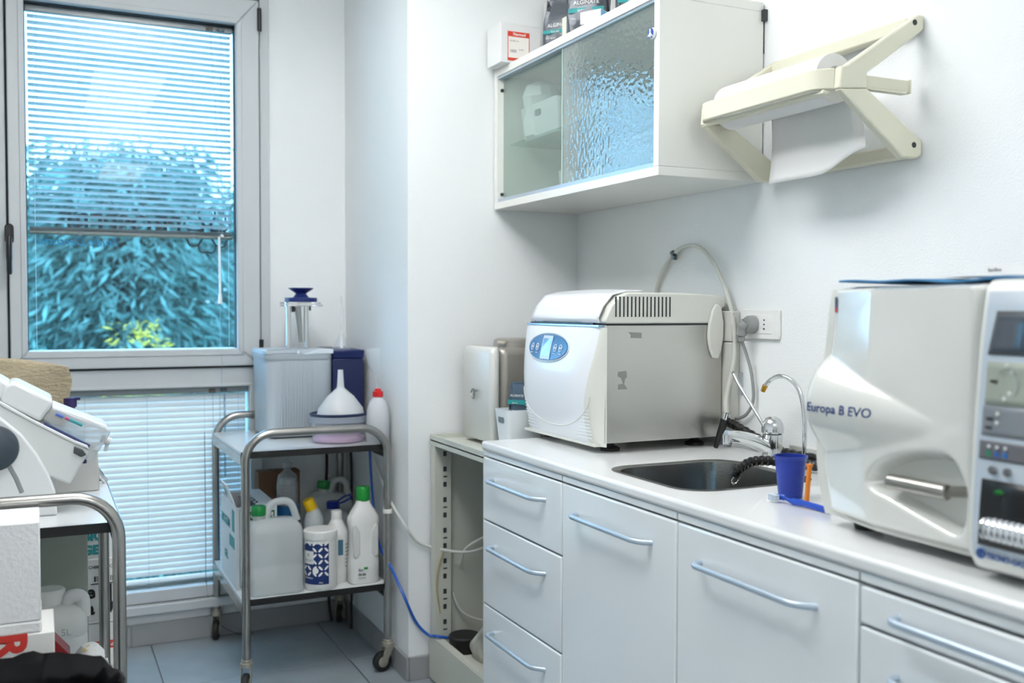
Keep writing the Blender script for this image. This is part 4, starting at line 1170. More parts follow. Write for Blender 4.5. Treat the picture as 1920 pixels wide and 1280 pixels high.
# ================================================================== small things by the sink
cu_ = thing('plastic_cup', 'blue ribbed plastic cup standing on the worktop beside the sink', 'cup', (1.405, 1.612, CT))
prof = [(.0, CT + .0005), (.0235, CT + .0005), (.0245, CT + .003)]
z = CT + .006
i = 0
while z < CT + .080:
    r = .0245 + (z - CT) / .088 * .0085
    prof += [(r, z), (r - .0007, z + .0018)]
    z += .0036
prof += [(.033, CT + .083), (.0345, CT + .0845), (.0345, CT + .088), (.0325, CT + .088), (.024, CT + .004), (0, CT + .003)]
MB().lathe(prof, (1.405, 1.612, 0), 30).build('cup_body', mat('cup_blue', '#1a3aa8', .3), cu_, ang=50)
og = thing('orange_clip', 'narrow orange plastic strip leaning beside the blue cup', 'strip', (1.415, 1.575, CT))
MB().box(-.004, .004, -.0035, .0035, 0, .074).box(-.0055, .0055, -.0045, .0045, .072, .078).xf(Matrix.Translation((1.405, 1.563, CT + .0008)) @ Matrix.Rotation(.10, 4, 'X')).build('strip', mat('orange_plastic', '#f08a24', .35), og, bevel=.001)
tb_ = thing('toothbrush', 'blue toothbrush with white bristles lying on the worktop', 'toothbrush', (1.35, 1.55, CT))
MB().tube(spline([(1.346, 1.590, .897), (1.350, 1.572, .899), (1.353, 1.560, .896), (1.352, 1.545, .895), (1.353, 1.520, .896), (1.352, 1.49, .896), (1.352, 1.44, .895)], 5), [.0058] * 8 + [.0035] * 4 + [.0045] * 3 + [.0068] * 16, 10, flat=.6).build('brush_handle', mat('toothbrush_blue', '#1e4fc0', .25), tb_)
br = MB()
for i in range(4):
    for j in range(3):
        br.tube([(1.346 - .003, 1.594 - .0065 * i, .894 + .004 * j), (1.333, 1.596 - .0065 * i, .892 + .005 * j)], .0022, 6)
br.build('bristles', mat('bristle_white', '#dfeaf4', .6), tb_)
# ================================================================== tubular trolleys
M_board = mat('trolley_board', '#dfe3e4', .22, coat=.3)
M_edge = mat('board_black_edge', '#0d0d0d', .5)
M_rimgrey = mat('caster_hub', '#a9a698', .45, metal=.5)
def caster(parent, x, y, ang):
    cst = MB().tube([(x, y, .088), (x, y, .102)], .021, 18).tube([(x, y, .10), (x, y, .112)], .017, 18).build('caster', M_rimgrey, parent, bevel=.001)
    dx, dy = math.cos(ang), math.sin(ang)
    wx_, wy_ = x + dx * .022, y + dy * .022
    px_, py_ = -dy, dx
    for s_ in (-1, 1):
        ox, oy = px_ * .0145 * s_, py_ * .0145 * s_
        q = [(x - dx * .014, .086), (x + dx * .014, .086), (wx_ + dx * .009, .036), (wx_ - dx * .009, .036)]
        a = [(x - dx * .016 + ox, y - dy * .016 + oy, .088), (x + dx * .018 + ox, y + dy * .018 + oy, .088), (wx_ + dx * .010 + ox, wy_ + dy * .010 + oy, .032), (wx_ - dx * .010 + ox, wy_ - dy * .010 + oy, .032)]
        b = [(p_[0] + px_ * .0025 * s_, p_[1] + py_ * .0025 * s_, p_[2]) for p_ in a]
        MB().add(a + b, [(0, 1, 2, 3), (7, 6, 5, 4), (0, 4, 5, 1), (1, 5, 6, 2), (2, 6, 7, 3), (3, 7, 4, 0)]).build('fork', M_rimgrey, cst)
    Mw = frame((wx_, wy_, .0365), (dx, dy, 0), (0, 0, 1))
    MB().lathe([(.012, -.011), (.030, -.011), (.0345, -.008), (.036, 0), (.0345, .008), (.030, .011), (.012, .011)], (0, 0, 0), 26).xf(Mw).build('wheel', M_blackrub, cst)
    MB().lathe([(0, -.0125), (.016, -.0122), (.019, -.0112), (.019, .0112), (.016, .0122), (0, .0125)], (0, 0, 0), 18).xf(Mw).build('hub', M_rimgrey, cst)
def trolley(label, x0, x1, y0, y1, angs, lowz=.305):
    t = thing('trolley', label, 'trolley', ((x0 + x1) / 2, (y0 + y1) / 2, 0), 'two-tier tubular steel trolleys')
    for y in (y0, y1):
        MB().tube(fillet([(x0, y, .105), (x0, y, .862), (x1, y, .862), (x1, y, .105)], .095, 9), .0142, 16).build('tube_hoop', M_tubesteel, t)
    for z in (.800, lowz):
        bd = MB().box(x0 - .010, x1 + .006, y0 + .018, y1 - .018, z - .022, z).build('shelf_board', M_board, t)
        MB().box(x0 - .0105, x1 + .0065, y0 + .0165, y0 + .0182, z - .0225, z - .0004).build('edge_band', M_edge, bd)
        MB().box(x0 - .0105, x1 + .0065, y1 - .0182, y1 - .0165, z - .0225, z - .0004).build('edge_band', M_edge, bd)
        for x in (x0, x1):
            sg = -1 if x == x0 else 1
            MB().box(min(x - sg * .012, x + sg * .0125), max(x - sg * .012, x + sg * .0125), y0 + .014, y1 - .014, z - .044, z - .0415).box(x + sg * .0105 if sg > 0 else x - .0128, x + .0125 if sg > 0 else x - .0108, y0 + .014, y1 - .014, z - .0415, z - .010).build('side_rail', M_tubesteel, t)
    for (x, y), a in zip(((x0, y0), (x1, y0), (x0, y1), (x1, y1)), angs):
        caster(t, x, y, a)
    return t
T1 = (.605, 1.095, 3.33, 3.945)
tr1 = trolley('tubular steel trolley with cleaning products standing beside the window', *T1, (-1.9, 3.3, 4.4, 4.3))
MB().lathe([(0, -.012), (.0165, -.006), (.018, 0), (.0165, .008), (0, .012)], (1.095, 3.33, .565), 10).build('tape_blob', mat('tape_white', '#e8e8e4', .7, bump=.8, bscale=80), tr1)
T2 = (-.345, .152, 2.36, 2.975)
tr2 = trolley('tubular steel trolley carrying the impression mixer at the left edge', *T2, (2.0, -1.0, 1.0, 2.0))

# ---------------------------------------------------------------- machine on the upper shelf
TS = .8003
mx = thing('trimmer_machine', 'grey and navy lab machine with a ribbed front on the trolley top', 'machine', (.93, 3.76, TS))
M_lg = mat('machine_light_grey', '#b5bfc6', .4)
M_lg2 = mat('machine_mid_grey', '#a3adb3', .4)
MB().loft([[(x, y, z) for x, y in rrect(.735 + i, .985, 3.622 + i, 3.90, .045, 6)] for z, i in ((TS + .006, .010), (TS + .012, .004), (1.085, 0), (1.0905, 0))]).build('lower_shell', M_lg, mx, ang=50)
MB().box(.76, .98, 3.64, 3.89, TS, TS + .006).build('base_gasket', M_black, mx)
for k in range(13):
    x = .790 + .0098 * k
    MB().tube([(x, 3.6218, TS + .015), (x, 3.6218, 1.082)], .0026, 6).build('rib', M_lg, mx)
MB().loft([[(x, y, z) for x, y in rrect(.730, .985, 3.617, 3.902, .046, 6)] for z in (1.0905, 1.108)]).build('upper_band', M_lg2, mx, ang=50)
MB().prism([(.735, 1.1082), (.735, 1.124), (.985, 1.124), (.985, 1.1082)], 'y', 3.70, 3.90).prism([(.735, 1.1082), (.735, 1.124), (.752, 1.124), (.762, 1.1082)], 'y', 3.63, 3.70).build('top_deck', M_lg, mx, bevel=.003)
MB().prism([(.880, 1.1084), (.985, 1.1084), (.985, 1.1245), (.942, 1.1245)], 'y', 3.630, 3.70).build('sloped_ramp', mat('ramp_pale', '#d4dde4', .3), mx, bevel=.002)
MB().tube([(.862, 3.665, 1.1084), (.862, 3.665, 1.122)], [.006, .0015], 8).build('small_pin', mat('ramp_pale'), mx)
M_nv = mat('machine_navy', '#12204f', .45)
MB().box(.9855, 1.104, 3.642, 3.90, TS, 1.088).build('navy_side', M_nv, mx, bevel=.004)
MB().prism([(3.640, 1.0885), (3.632, 1.120), (3.90, 1.124), (3.902, 1.0885)], 'x', .9855, 1.106).build('navy_lid', mat('machine_navy2', '#16265c', .4), mx, bevel=.004)
# press stand on the deck
stz = 1.1242
for x in (.845, .912):
    MB().tube([(x, 3.75, stz), (x, 3.75, 1.284)], .0088, 14).build('stand_pillar', M_chrome, mx)
MB().prism(rrect(.822, .965, 3.69, 3.81, .02), 'z', 1.284, 1.290).prism(rrect(.822, .958, 3.69, 3.81, .02), 'z', 1.293, 1.300).build('stand_plate', M_chrome, mx, bevel=.001)
MB().lathe([(.058, 1.300), (.060, 1.302), (.060, 1.316), (.040, 1.317), (.030, 1.318), (.022, 1.328), (.020, 1.333), (.046, 1.350), (.046, 1.3535), (0, 1.3525)], (.893, 3.75, 0), 30).build('blue_wheel', mat('press_navy', '#17296b', .35), mx)
MB().tube([(.880, 3.75, 1.284), (.890, 3.752, 1.155)], [.0135, .008], 14).tube([(.889, 3.752, 1.168), (.891, 3.752, 1.148)], .0085, 12).build('steel_cone', M_steel, mx)
MB().tube([(.862, 3.75, 1.284), (.862, 3.75, 1.262)], .006, 8).tube([(.927, 3.75, 1.284), (.927, 3.75, 1.268)], .004, 8).build('lock_screw', mat('screw_dark', '#4a4d50', .3, metal=.8), mx)
MB().lathe([(0, 0), (.006, .002), (.007, .008), (.004, .013), (0, .014)], (.858, 3.82, stz), 12).build('knob', M_black, mx)
# clear funnel standing upside down on the navy lid
M_clear = thin('clear_plastic', (.96, .98, .99), .5, .03, body=(.9, .94, .96), bodyfac=.22)
cf = MB().lathe([(.036, 1.1225), (.034, 1.126), (.008, 1.180), (.0045, 1.186), (.003, 1.325)], (1.042, 3.72, 0), 24, caps=False).build('clear_funnel', M_clear, None)
tag(cf, 'clear long-stemmed funnel upside down on the navy machine lid', 'funnel')
# container with pink powder, white funnel, wash bottle
pc = thing('plastic_tub', 'oval clear plastic tub of pink powder with a navy lid on the trolley', 'tub', (.972, 3.472, TS))
def oval(r, z): return (r, z)
MB().lathe([(.080, TS), (.088, TS + .006), (.094, TS + .082), (.091, TS + .082), (.085, TS + .008), (.0, TS + .004)], (.962, 3.476, 0), 36, sx=1.08, sy=.92).build('tub_wall', M_clear, pc)
rnd = random.Random(6)
MB().lathe([(.079, TS + .0045), (.0845, TS + .010), (.0855, TS + .018), (.066, TS + .030), (.045, TS + .020), (.025, TS + .026), (0, TS + .022)], (.962, 3.476, 0), 36, sx=1.08, sy=.92).build('pink_powder', mat('pink_powder', '#e2a8d2', .9, var=.12, vscale=40), pc)
MB().lathe([(.101, TS + .074), (.1015, TS + .092), (.097, TS + .094), (.094, TS + .076)], (.962, 3.476, 0), 36, sx=1.06, sy=.90, caps=False).build('tub_rim', thin('rim_milky', (.9, .93, .95), .4, .1, body=(.6, .66, .74), bodyfac=.55), pc)
MB().lathe([(0, TS + .0945), (.092, TS + .0945), (.0975, TS + .0975), (.099, TS + .1045), (.094, TS + .1045), (.091, TS + .0985), (0, TS + .0975)], (.962, 3.476, 0), 36, sx=1.06, sy=.90).build('tub_lid', mat('lid_navy', '#2b3a5c', .4), pc)
wf = thing('white_funnel', 'white funnel turned upside down on the tub of pink powder', 'funnel', (.970, 3.470, TS + .098))
MB().lathe([(.083, TS + .0985), (.084, TS + .100), (.080, TS + .120), (.0475, TS + .163), (.014, TS + .192), (.0125, TS + .20), (.009, TS + .256)], (.968, 3.474, 0), 36, sx=1.0, sy=.90, caps=False).build('cone', transl('funnel_white', '#e9edef', .3, .35), wf)
MB().lathe([(.009, TS + .254), (.0095, TS + .257), (.0075, TS + .257)], (.968, 3.474, 0), 20, caps=False).build('stem_rim', mat('wand_white'), wf)
wbt = thing('wash_bottle', 'white squeeze bottle with red cap and clear bulb on top at the trolley corner', 'bottle', (1.080, 3.388, TS))
bc_ = (1.0795, 3.388)
MB().lathe([(.0, TS), (.038, TS), (.041, TS + .004), (.041, TS + .085), (.039, TS + .115), (.030, TS + .145), (.018, TS + .160), (.0145, TS + .163), (.0145, TS + .170)], (bc_[0], bc_[1], 0), 32).build('bottle_body', transl('squeeze_bottle', '#dfe2e6', .3, .4), wbt)
MB().lathe([(.0185, TS + .164), (.0185, TS + .182), (.012, TS + .184), (.011, TS + .192), (.006, TS + .194)], (bc_[0], bc_[1], 0), 24).build('red_cap', mat('cap_red', '#cf1f24', .35), wbt)
MB().tube([(bc_[0], bc_[1], TS + .192), (bc_[0] - .008, bc_[1], TS + .245)], [.0045, .006], 12, caps=False).build('neck_tube', M_clear, wbt)
bl_ = MB().lathe([(.0055, 0), (.014, .018), (.024, .042), (.0262, .065), (.0255, .092)], (0, 0, 0), 24, caps=False)
bl_.xf(Matrix.Translation((bc_[0] - .008, bc_[1], TS + .243)) @ Matrix.Rotation(-.10, 4, 'Y')).build('clear_bulb', M_clear, wbt)

# ---------------------------------------------------------------- lower shelf
LS = .3053
bxg = thing('product_carton', 'open white carton with green print on the lower trolley shelf', 'box', (.655, 3.62, LS))
M_carton = mat('carton_white', '#d8dde0', .6)
MB().box(.598, .738, 3.47, 3.475, LS, .592).box(.598, .738, 3.775, 3.78, LS, .592).box(.598, .602, 3.475, 3.775, LS, .592).box(.734, .738, 3.475, 3.775, LS, .592).box(.602, .734, 3.475, 3.775, LS, LS + .004).build('carton', M_carton, bxg)
MB().prism([(.670, .5924), (.738, .5924), (.738, .5965), (.670, .5965)], 'y', 3.47, 3.78).build('closed_flap', M_carton, bxg)
MB().prism([(.5985, .592), (.6025, .592), (.572, .672), (.568, .670)], 'y', 3.485, 3.60).build('raised_flap', M_carton, bxg)
MB().box(.602, .70, 3.48, 3.77, .52, .525).build('dark_contents', M_navy, bxg)
MB().box(.622, .730, 3.4690, 3.4702, .545, .575).build('green_band', M_green, bxg)
text('BIOGUM', .026, M_paper, bxg, frame((.626, 3.4688, .551), *FACE_F), bold=.0004)
MB().box(.610, .6115, 3.4690, 3.4702, LS + .012, .584).box(.610, .728, 3.4690, 3.4702, .583, .5845).box(.610, .728, 3.4690, 3.4702, LS + .011, LS + .0125).build('printed_border', M_green, bxg)
for z, s_ in ((.525, 'liquid'), (.47, 'ml 1000'), (.40, 'IT')):
    text(s_, .014, M_ink, bxg, frame((.618, 3.4688, z), *FACE_F))
text('G', .05, M_green, bxg, frame((.618, 3.4688, LS + .015), *FACE_F))
text('GUM', .07, M_ink, bxg, frame((.684, 3.50, .5968), (0, 1, 0), (-1, 0, 0)), bold=.0005)
MB().box(.5970, .5982, 3.50, 3.545, .50, .575).box(.5970, .5982, 3.50, 3.60, .44, .48).build('teal_print', M_teal, bxg)
text('BIOGUM', .045, M_teal, bxg, frame((.5972, 3.76, .50), *FACE_L), bold=.0006)
text('GEL', .04, M_teal, bxg, frame((.5972, 3.70, .38), *FACE_L), bold=.0006)
text('BI', .035, M_teal, bxg, frame((.584, 3.585, .625), (0, -1, 0), (-.36, 0, .93)), bold=.0006)

def jerrycan(label, x0, x1, y0, y1, z0, h, m, capm, capx, rz=0, tilt=0, name='jerrycan', group=None, grip=True):
    """moulded canister: rounded body, shoulder, loop handle and screw cap"""
    t = thing(name, label, 'canister', ((x0 + x1) / 2, (y0 + y1) / 2, z0), group)
    xm, ym_ = (x0 + x1) / 2, (y0 + y1) / 2
    w, d = x1 - x0, y1 - y0
    rr = min(w, d) * .22
    R = Matrix.Translation((xm, ym_, z0)) @ Matrix.Rotation(rz, 4, 'Z') @ Matrix.Rotation(tilt, 4, 'Y')
    rings = []
    for (u, i) in ((0, .012), (.015, .003), (.04, 0), (.30, 0), (.32, .0015), (.34, 0), (.66, 0), (.72, .004), (.76, .014), (.80, .030)):
        rings.append([(x, y, h * u) for x, y in rrect(-w / 2 + i, w / 2 - i, -d / 2 + i, d / 2 - i, rr, 6)])
    MB().loft(rings).xf(R).build('can_body', m, t, ang=45, local=False)
    cx_ = -w / 2 + capx * w
    MB().lathe([(.020, h * .79), (.018, h * .86)], (cx_, 0, 0), 20).xf(R).build('neck', m, t)
    MB().lathe([(.0235, h * .845), (.0245, h * .85), (.0245, h * .935), (.022, h * .945), (0, h * .945)], (cx_, 0, 0), 24).xf(R).build('screw_cap', capm, t)
    if grip:
        p = fillet([(cx_ + .026, 0, h * .78), (cx_ + .036, 0, h * .97), (w / 2 - .035, 0, h * .985), (w / 2 - .012, 0, h * .76)], .028, 6)
        MB().tube(p, .0125, 14, flat=.9).xf(R).build('grip', m, t)
    return t
M_gcap = mat('cap_green', '#14803a', .35)
jerrycan('translucent canister with green cap in front on the lower trolley shelf', .622, .806, 3.352, 3.462, LS, .318, M_clearjug, M_gcap, .22)
# brown carton behind
bb_ = MB().box(.745, .905, 3.83, 3.90, LS, .65).build('brown_carton', M_brown, None, bevel=.002)
tag(bb_, 'brown cardboard carton at the back of the lower trolley shelf', 'box')
# bag of clear cups
cg = thing('bag_of_cups', 'clear bag holding a stack of plastic cups, with a blue band', 'bag', (.826, 3.70, LS))
MB().lathe([(0, LS), (.034, LS), (.040, LS + .01), (.0415, .50), (.0400, .62), (.0345, .655), (.012, .672), (.020, .70), (.002, .715)], (.826, 3.70, 0), 14).build('film', thin('plastic_film', (.93, .95, .96), .7, .12, body=(.7, .74, .76), bodyfac=.25, bump=.8, bscale=30, bdist=.02), cg, ang=20)
prof = [(.026, LS + .012)]
z = LS + .03
while z < .635:
    prof += [(.0335, z), (.0335, z + .003), (.0315, z + .0035)]; z += .012
prof += [(.030, .64)]
MB().lathe(prof, (.826, 3.70, 0), 22).build('cup_stack', thin('stack_clear', (.8, .83, .84), .8, .1, body=(.75, .78, .78), bodyfac=.45), cg, ang=50)
MB().lathe([(.0425, .49), (.0425, .545)], (.826, 3.70, 0), 22, caps=False).build('blue_band', mat('band_blue', '#1d6ea8', .5), cg)
jerrycan('translucent canister with green cap leaning at the back of the lower trolley shelf', .905, 1.075, 3.76, 3.87, LS + .012, .30, M_clearjug, M_gcap, .30, 0, .14)
jn = jerrycan('short clear jug with navy ring cap on the lower trolley shelf', .942, 1.058, 3.595, 3.715, LS, .26, M_clearjug, mat('cap_navy', '#152a86', .35), .40, 0, 0, 'jug', None, False)
MB().tube([(1.003, 3.655, .548), (1.028, 3.650, .566), (1.052, 3.650, .572), (1.056, 3.65, .560), (1.030, 3.652, .546), (1.008, 3.655, .540)], .004, 8).build('cap_strap', mat('cap_navy'), jn)
# white bottles
def bottle(name, label, x, y, prof, m, sx=1, sy=1, capprof=None, capm=None, n=30, tiltcap=0):
    t = thing(name, label, 'bottle', (x, y, LS))
    MB().lathe([(r, LS + z) for r, z in prof], (x, y, 0), n, sx=sx, sy=sy).build('bottle_body', m, t, ang=50)
    if capprof:
        c = MB().lathe([(r, z) for r, z in capprof], (0, 0, 0), 24)
        zt = LS + prof[-1][1]
        c.xf(Matrix.Translation((x, y, zt)) @ Matrix.Rotation(tiltcap, 4, 'Y')).build('cap', capm, t)
    return t
M_pe = mat('white_bottle', '#e1e2df', .35)
yb = thing('angled_neck_bottle', 'white bottle with an angled neck and yellow cap on the lower trolley shelf', 'bottle', (.888, 3.55, LS))
MB().lathe([(0, LS), (.034, LS), (.0365, LS + .004), (.0365, .475), (.034, .480), (.0365, .486), (.0365, .505), (.030, .530), (.020, .548)], (.888, 3.55, 0), 28).build('bottle_body', mat('bottle_grey_white', '#c9cfd1', .4), yb, ang=50)
Mt = Matrix.Translation((.888, 3.55, .535)) @ Matrix.Rotation(-.42, 4, 'Y')
MB().lathe([(.026, -.012), (.022, .006), (.018, .022)], (0, 0, 0), 24).xf(Mt).build('neck', mat('bottle_grey_white'), yb)
MB().lathe([(.021, .016), (.021, .050), (.019, .056), (0, .056)], (0, 0, 0), 24).xf(Mt).build('yellow_cap', mat('cap_yellow', '#f2c40c', .35), yb)
wb_ = bottle('white_bottle', 'round white detergent bottle with screw neck behind the patterned tub', .948, 3.462, [(0, 0), (.041, 0), (.044, .005), (.0445, .165), (.043, .178), (.020, .216), (.0185, .222), (.0185, .226)], M_pe, 1, .95, [(.0185, 0), (.0185, .022), (.017, .025), (0, .025)], M_pe)
la = MB().grid(lambda u, v: (.948 + .0449 * math.cos(math.radians(300 - 62 + 90 * u)), 3.462 + .0449 * .95 * math.sin(math.radians(300 - 62 + 90 * u)), LS + .03 + .12 * v), 10, 3).build('paper_label', mat('label_white', '#dcdedb', .6), wb_)
MB().grid(lambda u, v: (.948 + .0453 * math.cos(math.radians(262 + 24 * u)), 3.462 + .0453 * .95 * math.sin(math.radians(262 + 24 * u)), LS + .098 + .055 * v), 4, 3).build('label_picture', mat('label_blue', '#3f6d86', .6), la)
for k in range(7):
    MB().grid(lambda u, v, k=k: (.948 + .0453 * math.cos(math.radians(296 + 24 * u)), 3.462 + .0453 * .95 * math.sin(math.radians(296 + 24 * u)), LS + .055 + .013 * k + .003 * v), 4, 1).build('label_text', M_grey, la)
tub = thing('patterned_tub', 'round white tub with a navy and white petal pattern label', 'tub', (.872, 3.392, LS))
tx, ty, trd = .872, 3.394, .0555
MB().lathe([(0, LS), (.050, LS), (.054, LS + .006), (trd, LS + .02), (trd, LS + .176)], (tx, ty, 0), 36).build('tub_body', M_pe, tub, ang=50)
MB().lathe([(.058, LS + .176), (.0585, LS + .178), (.0585, LS + .202), (.055, LS + .206), (.0, LS + .2065)], (tx, ty, 0), 36).build('tub_lid', M_pe, tub, ang=40)
def on_tub(a, z, d=.0006):
    aa = math.radians(a)
    return (tx + (trd + d) * math.cos(aa), ty + (trd + d) * math.sin(aa), LS + z)
A0, A1 = 184, 286
lb = MB().grid(lambda u, v: on_tub(A0 + (A1 - A0) * u, .024 + .140 * v), 16, 3).build('label', mat('label_navy', '#17306a', .4), tub)
cell = 22.0
def leafpatch(a, z, ang):
    pts = []
    for i in range(10):
        t = i / 10 * 2 * PI
        u = math.cos(t) * .5; v = math.sin(t) * .19
        if abs(u) > .45: v *= .4
        ca, sa = math.cos(ang), math.sin(ang)
        pts.append(on_tub(a + (u * ca - v * sa) * cell * .92, z + (u * sa + v * ca) * .0205, .0012))
    return pts
pt = MB()
for j in range(6):
    for i in range(5):
        a = A0 + 9 + cell * i * .95; z = .060 + .021 * j
        if i == 0 or i == 1:
            if 2 <= j <= 4: continue
        pp = leafpatch(a - cell * .0, z, PI / 4 if (i + j) % 2 else -PI / 4)
        pt.add(pp, [tuple(range(10))])
o_ = pt.build('petal_pattern', M_paper, lb)
MB().grid(lambda u, v: on_tub(A0 + 1 + 46 * u, .094 + .045 * v, .0010), 8, 2).build('name_panel', mat('label_white'), lb)
text('X', .016, M_ink, lb, frame((0, 0, 0), *FACE_F), mapf=lambda p: on_tub(A0 + 20 + p.x / trd * 57.3, .120 + p.z, .0014))
text('zenapta', .0125, M_grey, lb, frame((0, 0, 0), *FACE_F), mapf=lambda p: on_tub(A0 + 6 + p.x / trd * 57.3, .104 + p.z, .0014))
text('enzimatico', .0085, M_paper, lb, frame((0, 0, 0), *FACE_F), mapf=lambda p: on_tub(A0 + 6 + p.x / trd * 57.3, .044 + p.z, .0014), bold=.0002)
text('800 g', .006, M_paper, lb, frame((0, 0, 0), *FACE_F), mapf=lambda p: on_tub(A0 + 66 + p.x / trd * 57.3, .029 + p.z, .0014), bold=.0002)
MB().add([on_tub(A0 + 54 + 11 * math.cos(t), .072 + .011 * math.sin(t), .0016) for t in [2 * PI * i / 14 for i in range(14)]], [tuple(range(14))]).build('round_badge', M_paper, lb)
# bottle with a waist and green cap
gb = thing('waisted_bottle', 'white cleaner bottle with moulded grips and a green cap', 'bottle', (1.030, 3.402, LS))
rings = []
gx, gy = 1.0285, 3.405
for (z, w, d) in ((0, .050, .034), (.005, .055, .038), (.080, .055, .038), (.100, .052, .036), (.185, .050, .033), (.215, .056, .036), (.232, .055, .036), (.255, .042, .030), (.280, .026, .024), (.292, .023, .022)):
    rings.append([(gx + w * math.copysign(abs(math.cos(a)) ** .7, math.cos(a)), gy + d * math.copysign(abs(math.sin(a)) ** .7, math.sin(a)), LS + z) for a in [2 * PI * i / 32 for i in range(32)]])
MB().loft(rings).build('bottle_body', M_pe, gb, ang=50)
for sg in (-1, 1):
    q = [(gx + sg * .020, .108), (gx + sg * .022, .185), (gx + sg * .036, .212), (gx + sg * .046, .205), (gx + sg * .046, .100), (gx + sg * .034, .092)]
    MB().prism([(a, LS + b) for a, b in q], 'y', gy - .0365, gy - .028).build('grip_shade_pad', mat('grip_shade', '#cfd1ce', .4), gb, bevel=.003)  # raised pads; their darker colour stands for shade in the moulded grips
MB().lathe([(.0235, LS + .290), (.0245, LS + .292), (.0245, LS + .336), (.022, LS + .340), (0, LS + .3405)], (gx, gy, 0), 28).build('cap', mat('cap_bright_green', '#1a8c34', .35), gb)
MB().box(gx - .008, gx + .006, gy - .0386, gy - .0378, LS + .052, LS + .060).build('green_mark', mat('cap_bright_green'), gb)
text('Eco', .012, M_ink, gb, frame((gx - .028, gy - .0387, LS + .048), *FACE_F))
text('FD 333', .009, M_ink, gb, frame((gx - .028, gy - .0387, LS + .032), *FACE_F), bold=.0003)
text('detergente', .006, M_grey, gb, frame((gx - .028, gy - .0387, LS + .021), *FACE_F))
cd_ = MB().box(1.045, 1.088, 3.50, 3.53, LS, LS + .20).build('thin_carton', mat('thin_carton', '#cdbfae', .6), None, bevel=.001)
tag(cd_, 'narrow pale carton behind the green-capped bottle', 'box')
# black power cables behind the trolley
cable('power_cable', 'black power cable hanging behind the trolley, nearer the window', [(1.040, 3.955, .78), (1.044, 3.955, .66), (1.040, 3.955, .50), (1.046, 3.956, .36), (1.05, 3.955, .10), (1.055, 3.93, .0065)], .006, M_blackrub)
cable('power_cable', 'black power cable hanging behind the trolley, nearer the pier', [(1.112, 3.86, .79), (1.116, 3.85, .64), (1.113, 3.84, .52), (1.110, 3.83, .43), (1.113, 3.82, .30), (1.105, 3.82, .10), (1.100, 3.80, .0065)], .006, M_blackrub)
cable('hanging_string', 'thin grey string hanging beside the trolley leg down to the floor', [(.565, 3.945, .80), (.566, 3.947, .40), (.568, 3.946, .20), (.60, 3.946, .07), (.68, 3.940, .006), (.74, 3.92, .004)], .0012, mat('cord_dark', '#4a4f53', .6))
# ================================================================== the corner at the left
mm = thing('impression_mixer', 'white tilted impression material mixer with a dark round knob on the left trolley', 'machine', (-.06, 2.62, TS))
M_mw = mat('mixer_white', '#dcdfdf', .35, coat=.2)
M_mw2 = mat('mixer_pale_grey', '#cfd2d1', .4)
my0, my1 = 2.52, 2.70
MB().prism([(-.26, 1.165), (-.084, 1.061), (-.02, 1.018), (.069, .964), (.092, .953), (.100, .943), (.097, .935), (.058, .867), (.019, .885), (-.03, .905), (-.28, 1.04)], 'y', my0, my1).build('tilted_body', M_mw2, mm, bevel=.006, seg=3)
MB().prism([(-.262, 1.172), (-.084, 1.067), (-.02, 1.024), (.069, .970), (.096, .957), (.100, .947), (.092, .951), (.069, .962), (-.02, 1.016), (-.084, 1.059), (-.262, 1.163)], 'y', my0 - .003, my1 + .003).build('top_rail', M_mw, mm, bevel=.002)
arc = [(-.085, 1.033), (-.042, .992), (-.010, .944), (.012, .899), (.027, .857), (.030, TS), (-.26, TS), (-.27, 1.0), (-.20, 1.06), (-.14, 1.063)]
MB().prism(arc, 'y', my0 - .012, my1 + .01).build('stand_cheek', M_mw, mm, bevel=.005, seg=3)
MB().lathe([(0, -.016), (.036, -.015), (.040, -.012), (.050, -.010), (.052, 0)], (-.098, my0 - .012, .962), 40, 'y').build('knob', mat('knob_dark', '#33404a', .45), mm)
MB().tube([(-.068, my0 - .0125, .921), (-.054, my0 - .0125, .892), (-.042, my0 - .0125, .858)], .005, 6, flat=.25).build('grey_stripe', M_grey, mm)
MB().prism([(-.23, 1.20), (-.084, 1.118), (-.064, 1.104), (-.075, 1.062), (-.24, 1.15)], 'y', my0 + .02, my1 - .02).build('rear_cover', M_mw, mm, bevel=.008, seg=3)
MB().prism([(-.062, 1.108), (-.054, 1.110), (.025, 1.064), (.022, 1.050), (-.003, 1.015), (-.084, 1.064), (-.075, 1.100)], 'y', my0 + .005, my1 - .005).build('front_cover', M_mw, mm, bevel=.010, seg=3)
M_cart = thin('cartridge_clear', (.93, .95, .96), .6, .05, body=(.80, .83, .84), bodyfac=.35)
MB().prism([(.022, 1.050), (.136, .998), (.148, .985), (.144, .975), (.107, .917), (.098, .915), (.002, 1.020)], 'y', my0 + .012, my1 - .012).build('cartridge', M_cart, mm, bevel=.008, seg=3)
MB().prism([(.024, 1.052), (.136, 1.000), (.147, .987), (.142, .982), (.020, 1.040)], 'y', my0 + .02, my1 - .02).build('cartridge_top', mat('cartridge_white', '#eef2f5', .25), mm, bevel=.004)
MB().tube([(.004, my0 + .0055, 1.011), (.101, my0 + .0055, .953)], .004, 8).build('plunger_rod', M_navy, mm)
for (a, b, c) in (((.030, 1.036), (.046, 1.028), '#4f6fc0'), ((.050, 1.026), (.058, 1.022), '#c0508a'), ((.058, 1.022), (.086, 1.007), '#3a9ca0')):
    MB().tube([(a[0], my0 + .0105, a[1] - .004), (b[0], my0 + .0105, b[1] - .004)], .0035, 6, flat=.4).build('colour_mark', mat('mark_' + c[1:], c, .5), mm)
